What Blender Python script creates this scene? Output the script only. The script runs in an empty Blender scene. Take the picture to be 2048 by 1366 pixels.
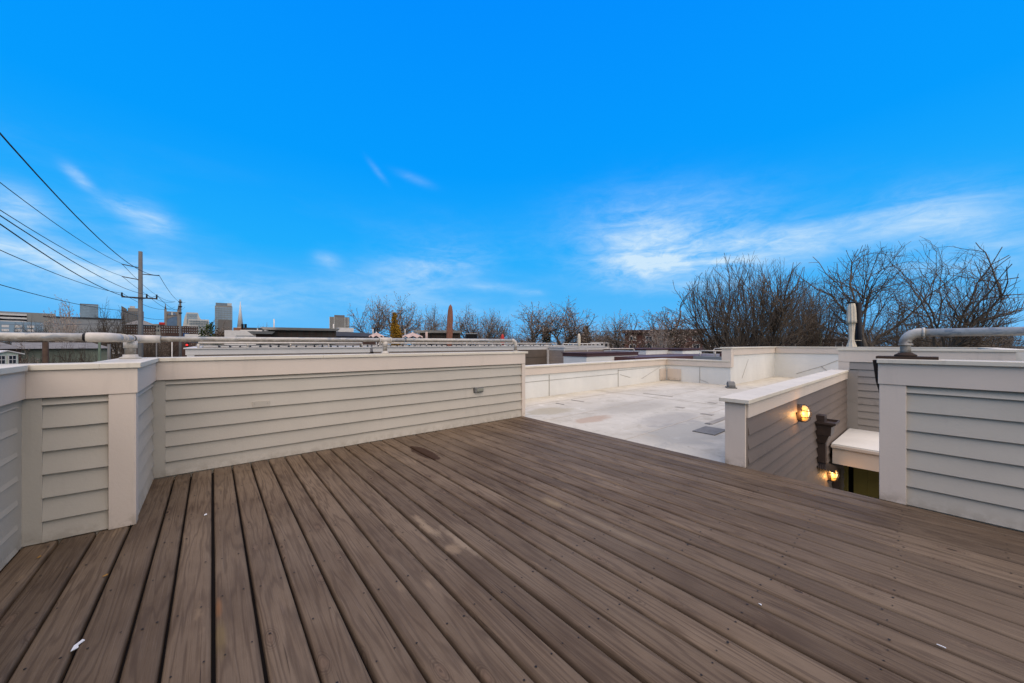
import bpy, bmesh, math, random
from mathutils import Vector, Matrix
random.seed(7)
S = bpy.context.scene
COL = S.collection

# ---------------------------------------------------------------- camera
EYE = 1.2                                   # eye height above the deck
FPX = 712.0                                 # focal length, px of the 2048 px wide photo
YAW = math.atan2(600.0, FPX)
CA, SA = math.cos(YAW), math.sin(YAW)
cam_d = bpy.data.cameras.new('camera')
cam = bpy.data.objects.new('camera', cam_d); COL.objects.link(cam)
cam.location = (0, 0, EYE)
cam.rotation_euler = (math.radians(90), 0, -YAW)
cam_d.sensor_width = 36.0
cam_d.lens = FPX / 2048.0 * 36.0
cam_d.shift_y = 5.0 / 2048.0
cam_d.clip_start = 0.05
cam_d.clip_end = 6000
S.camera = cam

def W(px, F):                               # ground-plan point seen at column px, F metres ahead
    R = (px - 1024.0) / FPX * F
    return (CA * R + SA * F, -SA * R + CA * F)
def Z(py, F): return EYE - (py - 688.0) / FPX * F
def onY(px, py, Y):
    r = (px - 1024.0) / FPX; F = Y / (CA - SA * r)
    return (CA * r + SA) * F, Y, Z(py, F), F
def onX(px, py, X):
    r = (px - 1024.0) / FPX; F = X / (CA * r + SA)
    return X, (CA - SA * r) * F, Z(py, F), F

# ---------------------------------------------------------------- world
SUN_EL, SUN_AZ = math.radians(58), math.radians(195)     # azimuth clockwise from +Y
w = bpy.data.worlds.new('World'); S.world = w; w.use_nodes = True
nt = w.node_tree; N = nt.nodes; L = nt.links; N.clear()
def nd(t, **k):
    n = N.new(t)
    for a, v in k.items(): setattr(n, a, v)
    return n
def m2(op, a, b=None, c=None, clamp=False):
    n = nd('ShaderNodeMath', operation=op); n.use_clamp = clamp
    for i, v in enumerate((a, b, c)):
        if v is None: continue
        if isinstance(v, (int, float)): n.inputs[i].default_value = v
        else: L.new(v, n.inputs[i])
    return n.outputs[0]
out = nd('ShaderNodeOutputWorld'); bg = nd('ShaderNodeBackground'); bg.inputs[1].default_value = 0.1
sky = nd('ShaderNodeTexSky', sky_type='NISHITA'); sky.sun_disc = False
sky.sun_elevation = SUN_EL; sky.sun_rotation = SUN_AZ; sky.altitude = 150; sky.air_density = 1.0; sky.dust_density = 0.4; sky.ozone_density = 2.5
tc = nd('ShaderNodeTexCoord'); sp = nd('ShaderNodeSeparateXYZ'); L.new(tc.outputs['Generated'], sp.inputs[0])
dx, dy, dz = sp.outputs
el = m2('MULTIPLY', m2('ARCSINE', dz), 180 / math.pi)
ramp = nd('ShaderNodeValToRGB')             # deep azure above, paler towards the horizon
L.new(m2('DIVIDE', el, 60.0, clamp=True), ramp.inputs[0])
cr = ramp.color_ramp
stops = [(0.0, (.125, .50, .95)), (.10, (.075, .475, .97)), (.22, (.012, .42, .99)), (.42, (.0, .335, 1.0)), (.75, (.0, .270, 1.0)), (1.0, (.0, .245, .98))]
cr.elements[0].position = 0; cr.elements[0].color = stops[0][1] + (1,)
cr.elements[1].position = 1; cr.elements[1].color = stops[-1][1] + (1,)
for p, c in stops[1:-1]:
    e = cr.elements.new(p); e.color = c + (1,)
amp = nd('ShaderNodeMix', data_type='RGBA', blend_type='MULTIPLY'); amp.inputs[0].default_value = 1
L.new(ramp.outputs[0], amp.inputs[6]); amp.inputs[7].default_value = (10, 10, 10, 1)
mixs = nd('ShaderNodeMix', data_type='RGBA'); mixs.inputs[0].default_value = 0.985
L.new(sky.outputs[0], mixs.inputs[6]); L.new(amp.outputs[2], mixs.inputs[7])
# wisps of cirrus: azimuth and elevation in degrees
az = m2('MULTIPLY', m2('ARCTAN2', dx, dy), 180 / math.pi)
cv = nd('ShaderNodeCombineXYZ'); L.new(az, cv.inputs[0]); L.new(el, cv.inputs[1])
mp = nd('ShaderNodeMapping'); L.new(cv.outputs[0], mp.inputs[0]); mp.inputs['Scale'].default_value = (.045, .17, 1); mp.inputs['Rotation'].default_value = (0, 0, math.radians(-7))
nz = nd('ShaderNodeTexNoise'); L.new(mp.outputs[0], nz.inputs[0]); nz.inputs['Scale'].default_value = 1.6; nz.inputs['Detail'].default_value = 9; nz.inputs['Roughness'].default_value = .62; nz.inputs['Distortion'].default_value = .55
mp2 = nd('ShaderNodeMapping'); L.new(cv.outputs[0], mp2.inputs[0]); mp2.inputs['Scale'].default_value = (.02, .07, 1); mp2.inputs['Location'].default_value = (3.1, 1.7, 0)
nz2 = nd('ShaderNodeTexNoise'); L.new(mp2.outputs[0], nz2.inputs[0]); nz2.inputs['Scale'].default_value = 1.3; nz2.inputs['Detail'].default_value = 4
def pix2ae(px, py):
    r = (px - 1024) / FPX; t = (688 - py) / FPX
    return math.degrees(math.atan(r)) + math.degrees(YAW), math.degrees(math.atan(t / math.sqrt(1 + r * r)))
tot = None
for (px, py, wpx, hpx, rot, amt) in [(1330, 478, 175, 66, -6, 1.05), (1285, 535, 120, 34, 0, .85), (1560, 490, 230, 34, 4, .72), (1380, 575, 90, 14, 0, .5), (1880, 430, 150, 56, -12, .55), (1980, 505, 220, 34, 0, .7),
        (850, 545, 130, 42, 14, .62), (985, 575, 60, 9, -4, .36), (1062, 586, 26, 6, 0, .40), (655, 520, 26, 13, -10, .38), (505, 590, 170, 44, 0, .45),
        (40, 415, 66, 30, -14, 1.0), (158, 356, 40, 10, -46, .6), (245, 412, 48, 16, -6, .5), (305, 446, 52, 28, -20, .7), (50, 505, 170, 26, -12, .85), (150, 560, 240, 44, -6, .6), (330, 560, 190, 34, -10, .5), (755, 343, 22, 5, -44, .18), (830, 358, 34, 7, -14, .15)]:
    A, E_ = pix2ae(px, py); k = math.degrees(1 / FPX)
    cs = 1 / (1 + ((px - 1024) / FPX) ** 2)
    wa, he = wpx * k * cs, hpx * k * math.sqrt(cs)
    th = math.radians(rot)
    x = m2('SUBTRACT', az, A); y = m2('SUBTRACT', el, E_)
    u = m2('DIVIDE', m2('ADD', m2('MULTIPLY', x, math.cos(th)), m2('MULTIPLY', y, math.sin(th))), wa)
    v = m2('DIVIDE', m2('SUBTRACT', m2('MULTIPLY', y, math.cos(th)), m2('MULTIPLY', x, math.sin(th))), he)
    g = m2('MULTIPLY', m2('EXPONENT', m2('MULTIPLY', m2('ADD', m2('MULTIPLY', u, u), m2('MULTIPLY', v, v)), -1.1)), amt)
    tot = g if tot is None else m2('ADD', tot, g)
mp3 = nd('ShaderNodeMapping'); L.new(cv.outputs[0], mp3.inputs[0]); mp3.inputs['Scale'].default_value = (.30, .75, 1); mp3.inputs['Rotation'].default_value = (0, 0, math.radians(-12))
nz3 = nd('ShaderNodeTexNoise'); L.new(mp3.outputs[0], nz3.inputs[0]); nz3.inputs['Scale'].default_value = 1.0; nz3.inputs['Detail'].default_value = 8; nz3.inputs['Roughness'].default_value = .66; nz3.inputs['Distortion'].default_value = .9
nzc = m2('ADD', m2('MULTIPLY', m2('MULTIPLY', m2('SUBTRACT', nz.outputs[0], .36), 3.0, clamp=True), m2('ADD', m2('MULTIPLY', nz3.outputs[0], .9), .45)), m2('MULTIPLY', m2('MULTIPLY', m2('SUBTRACT', nz3.outputs[0], .38), 2.4, clamp=True), .42), clamp=True)
low = m2('MULTIPLY', m2('SUBTRACT', 1.0, m2('DIVIDE', m2('ABSOLUTE', m2('SUBTRACT', el, 6.0)), 16.0), clamp=True), m2('MULTIPLY', m2('SUBTRACT', nz2.outputs[0], .46), 1.3, clamp=True))
cloud = m2('MULTIPLY', m2('ADD', tot, low), m2('ADD', m2('MULTIPLY', nzc, .88), .12), clamp=True)
mixc = nd('ShaderNodeMix', data_type='RGBA'); L.new(cloud, mixc.inputs[0]); L.new(mixs.outputs[2], mixc.inputs[6]); mixc.inputs[7].default_value = (6.0, 8.0, 9.8, 1)
L.new(mixc.outputs[2], bg.inputs[0]); L.new(bg.outputs[0], out.inputs[0])

sd = bpy.data.lights.new('sun', 'SUN'); sd.energy = 5.0; sd.angle = math.radians(104); sd.color = (1.0, .80, .57)
sun = bpy.data.objects.new('sun', sd); COL.objects.link(sun)
dvec = Vector((math.cos(SUN_EL) * math.sin(SUN_AZ), math.cos(SUN_EL) * math.cos(SUN_AZ), math.sin(SUN_EL)))
sun.rotation_euler = dvec.to_track_quat('Z', 'Y').to_euler()
vs = S.view_settings
vs.view_transform = 'Standard'; vs.look = 'None'; vs.exposure = 0.0; vs.gamma = 1.0; vs.use_curve_mapping = False
S.render.engine = 'CYCLES'

# ---------------------------------------------------------------- materials
class MT:
    def __init__(s, name, rough=.7, spec=.3, metal=0.0):
        s.m = bpy.data.materials.new(name); s.m.use_nodes = True
        s.t = s.m.node_tree; s.b = s.t.nodes['Principled BSDF']
        s.b.inputs['Roughness'].default_value = rough; s.b.inputs['Specular IOR Level'].default_value = spec; s.b.inputs['Metallic'].default_value = metal
    def n(s, t, **k):
        n = s.t.nodes.new(t)
        for a, v in k.items(): setattr(n, a, v)
        return n
    def l(s, a, b): s.t.links.new(a, b)
    def math(s, op, a, b=None, clamp=False):
        n = s.n('ShaderNodeMath', operation=op); n.use_clamp = clamp
        for i, v in enumerate((a, b)):
            if v is None: continue
            if isinstance(v, (int, float)): n.inputs[i].default_value = v
            else: s.l(v, n.inputs[i])
        return n.outputs[0]
    def coords(s, kind='Object', scale=(1, 1, 1), loc=(0, 0, 0), rnd=None):
        if kind == 'World': o = s.n('ShaderNodeNewGeometry').outputs['Position']
        else: o = s.n('ShaderNodeTexCoord').outputs[kind]
        if rnd:
            oi = s.n('ShaderNodeObjectInfo'); c = s.n('ShaderNodeCombineXYZ')
            for i in range(3): s.l(s.math('MULTIPLY', oi.outputs['Random'], rnd[i]), c.inputs[i])
            a = s.n('ShaderNodeVectorMath', operation='ADD'); s.l(o, a.inputs[0]); s.l(c.outputs[0], a.inputs[1]); o = a.outputs[0]
        mp = s.n('ShaderNodeMapping'); s.l(o, mp.inputs[0]); mp.inputs['Scale'].default_value = scale; mp.inputs['Location'].default_value = loc
        return mp.outputs[0]
    def noise(s, co, scale=5, detail=4, rough=.5, dist=0):
        n = s.n('ShaderNodeTexNoise'); s.l(co, n.inputs[0]); n.inputs['Scale'].default_value = scale; n.inputs['Detail'].default_value = detail
        n.inputs['Roughness'].default_value = rough; n.inputs['Distortion'].default_value = dist
        return n.outputs[0]
    def rng(s, v, a, b, c=0, d=1):
        n = s.n('ShaderNodeMapRange'); s.l(v, n.inputs[0])
        for i, x in enumerate((a, b, c, d)): n.inputs[i + 1].default_value = x
        return n.outputs[0]
    def mix(s, f, a, b, blend='MIX'):
        n = s.n('ShaderNodeMix', data_type='RGBA', blend_type=blend)
        if isinstance(f, (int, float)): n.inputs[0].default_value = f
        else: s.l(f, n.inputs[0])
        for i, x in ((6, a), (7, b)):
            if isinstance(x, tuple): n.inputs[i].default_value = x + (1,)
            else: s.l(x, n.inputs[i])
        return n.outputs[2]
    def out(s, col=None, h=None, bump=.3, dist=.01, rough=None):
        if col is not None:
            if isinstance(col, tuple): s.b.inputs['Base Color'].default_value = col + (1,)
            else: s.l(col, s.b.inputs['Base Color'])
        if h is not None:
            bn = s.n('ShaderNodeBump'); bn.inputs['Strength'].default_value = bump; bn.inputs['Distance'].default_value = dist
            s.l(h, bn.inputs['Height']); s.l(bn.outputs[0], s.b.inputs['Normal'])
        if rough is not None: s.l(rough, s.b.inputs['Roughness'])
        return s.m
def mul(c, k): return tuple(min(1, x * k) for x in c)

def paint(name, c, var=.06, rough=.6, dirt=.25, bump=.25):
    m = MT(name, rough, .3)
    co = m.coords('World'); n1 = m.noise(co, 1.7, 5, .6); n2 = m.noise(co, 60, 4, .6)
    cov = m.coords('World', (7, 7, .9)); n3 = m.noise(cov, 1.5, 6, .65)
    oi = m.n('ShaderNodeObjectInfo')
    c1 = m.mix(m.rng(n1, .3, .7), mul(c, 1 - var), mul(c, 1 + var))
    c1 = m.mix(m.math('MULTIPLY', oi.outputs['Random'], .5), c1, m.mix(1.0, c1, (.93, .94, .95), 'MULTIPLY'))
    c2 = m.mix(m.rng(n3, .56, .75, 0, dirt), c1, mul(c, .55))
    g_ = m.n('ShaderNodeNewGeometry'); s_ = m.n('ShaderNodeSeparateXYZ'); m.l(g_.outputs['Position'], s_.inputs[0])
    splash = m.math('MULTIPLY', m.math('MULTIPLY', m.rng(s_.outputs[2], .10, .0), m.math('GREATER_THAN', s_.outputs[2], -.03)), m.rng(m.noise(m.coords('World', (1, 1, 1)), 12, 5, .7), .42, .60, 0, dirt * 2.6))
    c2 = m.mix(splash, c2, (c[0] * .36, c[1] * .33, c[2] * .28))
    n4 = m.noise(m.coords('World', (1, 1, 1)), 22, 5, .75)
    c2 = m.mix(m.rng(n4, .70, .78, 0, dirt * 1.6), c2, (c[0] * .42, c[1] * .40, c[2] * .36))
    return m.out(c2, n2, bump, .004)
def plain(name, c, rough=.7, var=.12, sc=3.0, spec=.2, metal=0):
    c = mul(c, .8)
    m = MT(name, rough, spec, metal); n1 = m.noise(m.coords('World'), sc, 4, .6)
    return m.out(m.mix(m.rng(n1, .3, .7), mul(c, 1 - var), mul(c, 1 + var)), n1, .15, .01)

SIDING = (.395, .348, .268); TRIM = (.545, .452, .350)
M = {}
M['siding'] = paint('siding_paint', SIDING, .05, dirt=.16)
M['trim'] = paint('trim_paint', TRIM, .04, dirt=.22)
M['cap'] = paint('cap_paint', (.57, .50, .375), .08, dirt=.5)
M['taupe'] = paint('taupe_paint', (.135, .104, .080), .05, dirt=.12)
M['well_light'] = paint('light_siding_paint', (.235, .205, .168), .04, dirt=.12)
M['white_fascia'] = paint('white_fascia_paint', (.50, .46, .40), .04, dirt=.25)
M['far_taupe'] = plain('far_taupe_siding', (.30, .235, .18), var=.07)
M['far_brown'] = plain('far_brown_siding', (.115, .087, .062), var=.08)
M['maroon'] = plain('maroon_metal', (.10, .048, .04), .5)
M['green_paint'] = plain('olive_green_paint', (.27, .205, .05), .55)
M['brown_metal'] = plain('brown_metal', (.055, .036, .026), .42, .2, 12, .5)
M['dark'] = plain('dark_metal', (.012, .012, .013), .6, spec=.15)
M['black'] = plain('black_void', (.006, .006, .006), .8)
M['umbrella_cream'] = plain('cream_canvas', (.68, .58, .42), .9, .1, 6)
M['umbrella_brown'] = plain('rust_brown_canvas', (.23, .10, .062), .9, .15, 6)
M['pink_canvas'] = plain('faded_pink_canvas', (.50, .36, .29), .9)
M['steel_pole'] = plain('galvanised_pole', (.125, .12, .108), .6, .15, 1.2)
M['wood_pole'] = plain('wood_pole', (.055, .034, .022), .9, .3, 2)
M['green_pole'] = plain('green_pole', (.085, .115, .075), .7)
M['wire'] = plain('wire', (.02, .02, .022), .6)
M['red_light'] = MT('red_tail_light', .4); M['red_light'].b.inputs['Emission Color'].default_value = (1, .02, .01, 1); M['red_light'].b.inputs['Emission Strength'].default_value = 1.6; M['red_light'] = M['red_light'].out((.6, .02, .02))

def mat_deck():
    m = MT('weathered_deck_wood', .75, .10)
    r = (0, 41.3, 0)
    co = m.coords('World', (1, 1, 1), rnd=r)
    long_ = m.coords('World', (6.0, .42, 1), rnd=r)
    n1 = m.noise(long_, 1.5, 3, .5, .3)
    sepx = m.n('ShaderNodeSeparateXYZ'); m.l(co, sepx.inputs[0])
    phase = m.math('ADD', m.math('MULTIPLY', n1, 60.0), m.math('MULTIPLY', sepx.outputs[0], 90.0))
    rings = m.math('ADD', m.math('MULTIPLY', m.math('SINE', phase), .5), .5)
    fine = m.noise(m.coords('World', (160, 3.2, 1), rnd=r), 1, 4, .65)
    blotch = m.noise(m.coords('World', (1.6, .8, 1), rnd=(3, 17, 0)), 1.6, 6, .62)
    oi = m.n('ShaderNodeObjectInfo')
    base = m.mix(m.rng(blotch, .34, .68), (.086, .058, .035), (.154, .111, .070))
    base = m.mix(oi.outputs['Random'], m.mix(1.0, base, (.74, .72, .70), 'MULTIPLY'), m.mix(1.0, base, (1.18, 1.17, 1.15), 'MULTIPLY'))
    base = m.mix(m.math('MULTIPLY', m.rng(rings, .50, 1), .50), base, (.042, .026, .016))
    base = m.mix(m.rng(fine, .52, .74, 0, .45), base, (.034, .022, .014))
    base = m.mix(m.rng(fine, .42, .25, 0, .35), base, (.20, .15, .105))
    tan = m.noise(m.coords('World', (7, 1.5, 1), rnd=(0, 9, 0)), 1.1, 6, .62)
    base = m.mix(m.rng(tan, .635, .72, 0, .60), base, (.225, .155, .088))
    vor = m.n('ShaderNodeTexVoronoi'); vor.inputs['Scale'].default_value = 1
    m.l(m.coords('World', (9.0, 3.6, 1), rnd=(0, 23, 0)), vor.inputs['Vector'])
    wob = m.math('MULTIPLY', m.math('SUBTRACT', m.noise(m.coords('World', (22, 9, 1)), 1, 3, .6), .5), .16)
    vd = m.math('ADD', vor.outputs['Distance'], wob)
    cs_ = m.n('ShaderNodeSeparateColor'); m.l(vor.outputs['Color'], cs_.inputs[0])
    pick = m.math('GREATER_THAN', cs_.outputs[0], .60)
    ringk = m.math('ADD', m.math('MULTIPLY', m.math('SINE', m.math('MULTIPLY', vd, 110.0)), .5), .5)
    halo = m.math('MULTIPLY', m.rng(vd, .34, .12, 0, .8), pick)
    base = m.mix(m.math('MULTIPLY', halo, ringk), base, (.038, .022, .013))
    core = m.math('MULTIPLY', m.rng(vd, .17, .12), pick)
    base = m.mix(m.math('MULTIPLY', core, .7), base, (.130, .085, .052))
    eye = m.math('MULTIPLY', m.rng(vd, .085, .05), m.math('MULTIPLY', pick, m.math('GREATER_THAN', cs_.outputs[1], .35)))
    base = m.mix(m.math('MULTIPLY', eye, .9), base, (.012, .008, .005))
    crack = m.noise(m.coords('World', (70, .9, 1), rnd=(0, 31, 0)), 1, 5, .6)
    base = m.mix(m.rng(crack, .655, .70, 0, .8), base, (.016, .010, .007))
    grey = m.noise(m.coords('World', (.5, .5, 1)), 1.2, 4, .6)
    base = m.mix(m.rng(grey, .40, .66, 0, .35), base, (.138, .106, .073))
    # marks with a place of their own: position masks in metres
    def spot(x, y, ax, ay, col, amt, soft=.25, rag=.5):
        g = m.n('ShaderNodeNewGeometry'); s = m.n('ShaderNodeSeparateXYZ'); m.l(g.outputs['Position'], s.inputs[0])
        u = m.math('DIVIDE', m.math('SUBTRACT', s.outputs[0], x), ax); v = m.math('DIVIDE', m.math('SUBTRACT', s.outputs[1], y), ay)
        d = m.math('ADD', m.math('SQRT', m.math('ADD', m.math('MULTIPLY', u, u), m.math('MULTIPLY', v, v))), m.math('MULTIPLY', m.math('SUBTRACT', blot2, .5), rag))
        return m.mix(m.rng(d, 1, 1 - soft, 0, amt), base, col)
    blot2 = m.noise(m.coords('World', (14, 7, 1)), 1, 4, .6)
    for px, py, ax, ay, col, amt, soft, rag in [
            (848, 905, .085, .34, (.034, .017, .009), .92, .10, .8),
            (438, 1215, .016, .12, (.21, .095, .035), .6, .8, 1.6),
            (441, 1272, .026, .15, (.165, .118, .05), .55, .6, 1.0),
            (850, 1050, .035, .22, (.26, .19, .115), .7, .6, 1.8),
            (905, 1098, .050, .08, (.24, .17, .10), .6, .6, 1.6),
            (918, 1082, .03, .22, (.27, .20, .125), .6, .6, 2.0),
            (1218, 1055, .035, .62, (.20, .148, .09), .55, .7, 1.6),
            (1105, 1005, .055, .16, (.21, .15, .08), .7, .8, 1.0)]:
        F = FPX * EYE / (py - 688.0); X, Y = W(px, F)
        base = spot(X, Y, ax, ay, col, amt, soft, rag)
    hgt = m.math('ADD', m.math('ADD', m.math('MULTIPLY', fine, -.9), m.math('MULTIPLY', rings, -.35)), m.math('MULTIPLY', eye, -1.5))
    return m.out(base, hgt, .55, .004, m.rng(fine, .3, .7, .52, .78))
M['deck'] = mat_deck()

def mat_roof():
    m = MT('white_roof_membrane', .75, .08)
    co = m.coords('World')
    n1 = m.noise(co, .55, 8, .62, .5); n2 = m.noise(co, 2.6, 8, .68, .6); n3 = m.noise(m.coords('World', (.35, 2.2, 1)), 2.0, 6, .6)
    c = m.mix(m.rng(n1, .36, .66), (.50, .455, .355), (.42, .38, .29))
    c = m.mix(m.rng(n2, .52, .70, 0, .75), c, (.31, .275, .205))
    c = m.mix(m.rng(n2, .42, .30, 0, .8), c, (.60, .56, .45))
    c = m.mix(m.rng(n3, .56, .70, 0, .5), c, (.36, .315, .23))
    sp5 = m.noise(m.coords('World', (3, 3, 1)), 3.5, 8, .75)
    c = m.mix(m.rng(sp5, .60, .68, 0, .55), c, (.27, .24, .18))
    # ponding marks
    for px, py, ax, ay, col, amt in [(1100, 822, .55, .35, (.32, .27, .165), .6), (1185, 838, .5, .2, (.34, .225, .14), .6), (1370, 865, 1.0, .55, (.27, .26, .215), .65), (1340, 838, .9, .4, (.28, .26, .215), .55), (1270, 812, 1.3, .5, (.30, .27, .21), .45)]:
        F = FPX * (EYE + .05) / (py - 688.0); X, Y = W(px, F)
        g = m.n('ShaderNodeNewGeometry'); s = m.n('ShaderNodeSeparateXYZ'); m.l(g.outputs['Position'], s.inputs[0])
        u = m.math('DIVIDE', m.math('SUBTRACT', s.outputs[0], X), ax); v = m.math('DIVIDE', m.math('SUBTRACT', s.outputs[1], Y), ay)
        d = m.math('ADD', m.math('SQRT', m.math('ADD', m.math('MULTIPLY', u, u), m.math('MULTIPLY', v, v))), m.math('MULTIPLY', m.math('SUBTRACT', n2, .5), 1.8))
        c = m.mix(m.rng(d, 1, .65, 0, amt), c, col)
    return m.out(c, n2, .15, .01)
M['roof'] = mat_roof()
def mat_membrane():
    m = MT('white_wall_membrane', .6, .2)
    n1 = m.noise(m.coords('World', (1, 1, .5)), 1.2, 6, .6); n2 = m.noise(m.coords('World', (1, 1, 1)), 3.0, 3, .5)
    c = m.mix(m.rng(n1, .35, .7), (.62, .595, .52), (.54, .52, .455))
    return m.out(c, n2, .35, .03)
M['membrane'] = mat_membrane()
M['seam'] = plain('membrane_seam', (.33, .29, .22), .7)
M['patch'] = plain('grey_patch', (.19, .18, .155), .8, .15, 14)
def mat_pipe():
    m = MT('galvanised_pipe_paint', .5, .3, .05)
    co = m.coords('World'); n1 = m.noise(m.coords('World', (1, 1, 2.5)), 9, 5, .62, .4); n2 = m.noise(co, 30, 4, .6)
    c = m.mix(m.rng(n2, .3, .7), (.34, .315, .26), (.46, .42, .345))
    c = m.mix(m.rng(n1, .56, .585, 0, .85), c, (.24, .25, .24))
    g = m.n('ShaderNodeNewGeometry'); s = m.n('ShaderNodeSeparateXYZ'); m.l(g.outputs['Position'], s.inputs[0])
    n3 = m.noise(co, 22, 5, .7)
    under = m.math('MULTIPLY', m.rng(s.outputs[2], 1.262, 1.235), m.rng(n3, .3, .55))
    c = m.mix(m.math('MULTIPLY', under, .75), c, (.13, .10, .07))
    return m.out(c, n2, .2, .004)
M['pipe'] = mat_pipe()
M['pipe_wrap'] = plain('grey_pipe_wrap', (.56, .50, .41), .7, .15, 18)
def mat_bark(name, a, b):
    m = MT(name, .9, .1); n1 = m.noise(m.coords('World', (1, 1, .3)), 2.5, 4, .6)
    return m.out(m.mix(m.rng(n1, .3, .7), a, b))
M['bark_dark'] = mat_bark('dark_bark', (.035, .026, .018), (.085, .064, .045))
M['bark_mid'] = mat_bark('mid_bark', (.07, .054, .038), (.15, .12, .085))
M['bark_pale'] = mat_bark('pale_bark', (.22, .19, .15), (.42, .36, .28))
M['twig'] = mat_bark('twig_bark', (.07, .052, .035), (.15, .115, .08))
M['twig_pale'] = mat_bark('pale_twig', (.20, .155, .12), (.40, .31, .24))
M['conifer'] = mat_bark('rusty_conifer_leaf', (.17, .085, .01), (.30, .17, .02))
M['evergreen'] = mat_bark('evergreen_leaf', (.018, .030, .010), (.055, .070, .022))
M['ground'] = plain('winter_ground', (.09, .075, .05), .95, .4, .15)
M['asphalt'] = plain('asphalt', (.075, .072, .068), .9, .2, .4)
M['concrete'] = plain('concrete', (.30, .28, .24), .9, .15, .5)
M['line'] = plain('road_line', (.5, .38, .1), .8)
M['brick'] = plain('red_brick', (.115, .052, .036), .9, .25, .6)
M['dkbrick'] = plain('dark_brown_brick', (.075, .043, .032), .9, .25, .6)
M['shingle'] = plain('grey_shingle', (.20, .185, .16), .95, .25, 1.5)
M['dkshingle'] = plain('dark_shingle', (.045, .045, .045), .95, .25, 1.0)
M['mint'] = plain('pale_mint_siding', (.58, .62, .47), .6)
M['green_wall'] = plain('grey_green_wall', (.15, .165, .12), .8, .3, .4)
M['win'] = plain('dark_window_glass', (.022, .026, .03), .2, .3, 2, .6)
M['white'] = plain('white_paint', (.62, .57, .49), .6, .08)
M['grey_wall'] = plain('grey_wall', (.26, .26, .24), .8, .15, .1)
M['grey_house'] = plain('grey_house_siding', (.25, .24, .20), .8)
M['glassy'] = plain('tower_glass', (.20, .27, .30), .35, .2, .05, .6)
M['glassy2'] = plain('tower_glass_dark', (.11, .14, .15), .35, .25, .05, .6)
M['tower_stone'] = plain('tower_stone', (.25, .215, .17), .8, .12, .05)
M['tower_pale'] = plain('tower_pale_panel', (.48, .47, .41), .7, .1, .05)
M['tower_navy'] = plain('tower_navy_glass', (.07, .12, .18), .3, .2, .05, .6)
M['tower_brown'] = plain('tower_brown_stone', (.15, .135, .115), .8, .1, .05)
M['slat'] = plain('weathered_slats', (.075, .060, .045), .9, .4, 1.0)
M['red'] = plain('red_paint', (.45, .03, .02), .6)
M['orange_brick'] = plain('orange_brick', (.25, .11, .055), .9)
M['blue'] = plain('blue_tarp', (.02, .08, .20), .7)
M['bulb'] = plain('bulb', (.02, .02, .02), .3, .1)
M['white_bulb'] = plain('white_bulb', (.6, .55, .45), .3, .1)
M['leaf_litter'] = plain('dry_leaf', (.30, .16, .04), .8)
M['chip'] = plain('white_paint_chip', (.78, .78, .74), .7)
M['screw'] = plain('screw_head', (.02, .016, .012), .6)
M['gap_shade'] = plain('gap_shade_black', (.012, .009, .007), .95)  # near-black colour standing for the shade in the deck gaps
amb = MT('amber_glass', .3); amb.b.inputs['Emission Color'].default_value = (1.0, .40, .06, 1); amb.b.inputs['Emission Strength'].default_value = .6
M['amber'] = amb.out((.8, .45, .15))
hot = MT('hot_bulb', .3); hot.b.inputs['Emission Color'].default_value = (1.0, .66, .22, 1); hot.b.inputs['Emission Strength'].default_value = 2
M['hot'] = hot.out((.9, .7, .4))

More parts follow.
